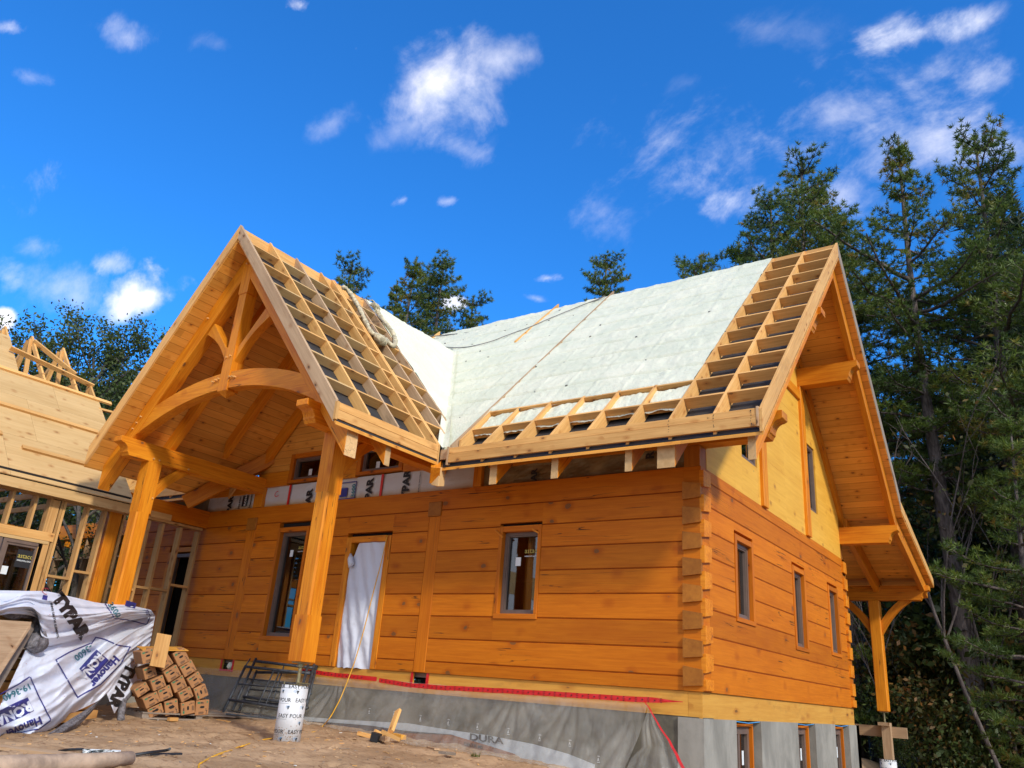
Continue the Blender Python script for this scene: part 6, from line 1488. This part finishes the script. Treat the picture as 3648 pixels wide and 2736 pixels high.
fr = random.Random(5)
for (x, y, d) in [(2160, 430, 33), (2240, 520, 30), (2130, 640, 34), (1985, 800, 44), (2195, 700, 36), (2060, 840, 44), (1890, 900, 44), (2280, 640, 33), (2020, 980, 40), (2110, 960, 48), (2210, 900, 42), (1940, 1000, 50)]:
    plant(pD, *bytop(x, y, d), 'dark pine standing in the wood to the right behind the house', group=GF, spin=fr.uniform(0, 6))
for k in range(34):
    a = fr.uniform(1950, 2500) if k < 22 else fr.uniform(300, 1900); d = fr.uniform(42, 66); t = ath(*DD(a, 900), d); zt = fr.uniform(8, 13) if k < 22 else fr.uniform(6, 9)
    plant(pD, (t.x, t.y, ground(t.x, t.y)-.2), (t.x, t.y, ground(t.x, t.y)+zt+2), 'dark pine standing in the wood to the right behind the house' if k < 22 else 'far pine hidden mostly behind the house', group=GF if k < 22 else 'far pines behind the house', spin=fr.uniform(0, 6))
plant(pE, *bytop(2172, 905, 21, (2185, 1250)), 'small yellow green pine top catching the sun at the far right', spin=2.)
# broadleaf trees left
bA = leafy(4, 11, 1.0, 11000, .06, levels=4, trunk_r=.13, open_=.28)
bB = leafy(9, 11, .85, 6000, .055, levels=4, trunk_r=.11, open_=.28)
plant(bB, *bytop(428, 588, 21), 'thin tree whose sparse twigs show above the left slope of the porch roof', spin=.4)
plant(bA, *bytop(350, 690, 24), 'windblown leafy tree between the wing trusses and the porch roof', spin=2.)
plant(bA, *bytop(240, 725, 26), 'rounded leafy tree right behind the roof trusses', spin=4.)
plant(bB, *bytop(300, 760, 19), 'bare branched dark tree beside the windblown leafy one', spin=1.)
plant(bA, *bytop(165, 775, 29), 'leafy tree behind the second truss peak', spin=5.2)
plant(bA, *bytop(55, 800, 32), 'leafy tree behind the first truss peak at the left', spin=.9)
plant(bA, *bytop(330, 800, 30), 'lower leafy tree filling the gap beside the porch roof', spin=3.)
plant(bB, *bytop(-70, 850, 30), 'leafy tree just outside the left edge behind the wing', spin=3.6)
# undergrowth
uA = leafy(21, 4.2, 1.1, 2600, .075, mat='leafred', name='shrub', levels=3, trunk_r=.035, open_=1.6, tone0=.35)
uB = leafy(22, 3.6, 1.2, 2400, .07, mat='leaf', name='shrub', levels=3, trunk_r=.03, open_=1.8, tone0=.25)
sA = leafy(31, 9, .32, 500, .06, mat='leafred', name='sapling', levels=3, trunk_r=.05, bark_='bark', open_=1.2, cbase=.5, tone0=.3)
sB = leafy(33, 8, .28, 260, .06, mat='leaf', name='sapling', levels=3, trunk_r=.045, bark_='bark', open_=1.2, cbase=.55)
k = 0
plant(sA, *bytop(2040, 760, 24, (2200, 1600)), 'thin pale sapling right of the big pine trunk', 'sapling', spin=.3)
plant(sB, *bytop(1862, 1180, 22, (1925, 1500)), 'slim grey sapling standing behind the rear porch post', 'sapling', spin=2.3)
plant(sA, *bytop(2150, 900, 25, (2235, 1560)), 'slender sapling at the far right edge of the wood', 'sapling', spin=3.3)
for (x, y, d, p) in [(1900, 1230, 17, uA), (1965, 1330, 15, uA), (2050, 1250, 18, uB), (2120, 1330, 16, uA), (2190, 1200, 18, uB), (1880, 1420, 15, uB), (1990, 1450, 14, uA), (2080, 1420, 14, uB), (2170, 1440, 13.5, uA), (2230, 1330, 14, uA), (1935, 1120, 22, uB), (2010, 1130, 24, uA), (2100, 1100, 25, uB), (2200, 1080, 22, uA), (1900, 1010, 27, uB), (2150, 1010, 29, uA), (1925, 1530, 13, uB), (2040, 1540, 13, uB)]:
    plant(p, *bytop(x, y+40, d+12), 'leafy shrub of the dim undergrowth below the pines on the right', 'shrub', 'shrubs of the undergrowth right of the house', spin=fr.uniform(0, 6))
for k in range(26):
    x, y = fr.uniform(-31, -17.5), fr.uniform(-2, 16); p = (uA, uB)[k % 2]; h = fr.uniform(2.5, 5)
    plant(p, (x, y, ground(x, y)-.1), (x, y, ground(x, y)+h), 'autumn coloured shrub seen through the open wall framing', 'shrub', 'shrubs behind the open framing', spin=fr.uniform(0, 6))
for k in range(24):
    x, y = fr.uniform(-36, -21), fr.uniform(-3, 22); plant(bA, (x, y, ground(x, y)-.1), (x, y, ground(x, y)+fr.uniform(6.5, 9)), 'leafy tree seen through the open wall framing', 'tree', 'leafy trees behind the open framing', spin=fr.uniform(0, 6))
for o in list(bpy.data.objects):
    if 'H' in o: del o['H']
# far wood: one mass of foliage closing the view between the trunks
def farwood():
    n = 60000; a0, a1 = math.radians(38), math.radians(175)
    a = rng.uniform(a0, a1, n); d = rng.uniform(52, 75, n); hh = rng.uniform(0, 1, n)**1.1
    x = CC[0]+d*np.cos(a); y = CC[1]+d*np.sin(a)
    top = np.array([6.0+2.6*hsh(q*14, 1, 1)+1.6*hsh(q*55, 3, 1) for q in a])
    top = top + 6.5*np.clip((a-math.radians(136))/math.radians(8), 0, 1); z = -3.5+(top+2.5)*hh
    C = np.stack([x, y, z], 1); u = rv(n); v = np.cross(u, rv(n)); v /= np.linalg.norm(v, axis=1)[:, None]; s = rng.uniform(.18, .5, n)[:, None]
    V = np.empty((n*4, 3)); V[0::4] = C-u*s; V[1::4] = C-v*s*.6; V[2::4] = C+u*s; V[3::4] = C+v*s*.6
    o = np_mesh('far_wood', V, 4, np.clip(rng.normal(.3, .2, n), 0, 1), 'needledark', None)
    tag(o, 'far dark wood closing the view behind the trees', 'wood', None, 'stuff')
farwood()
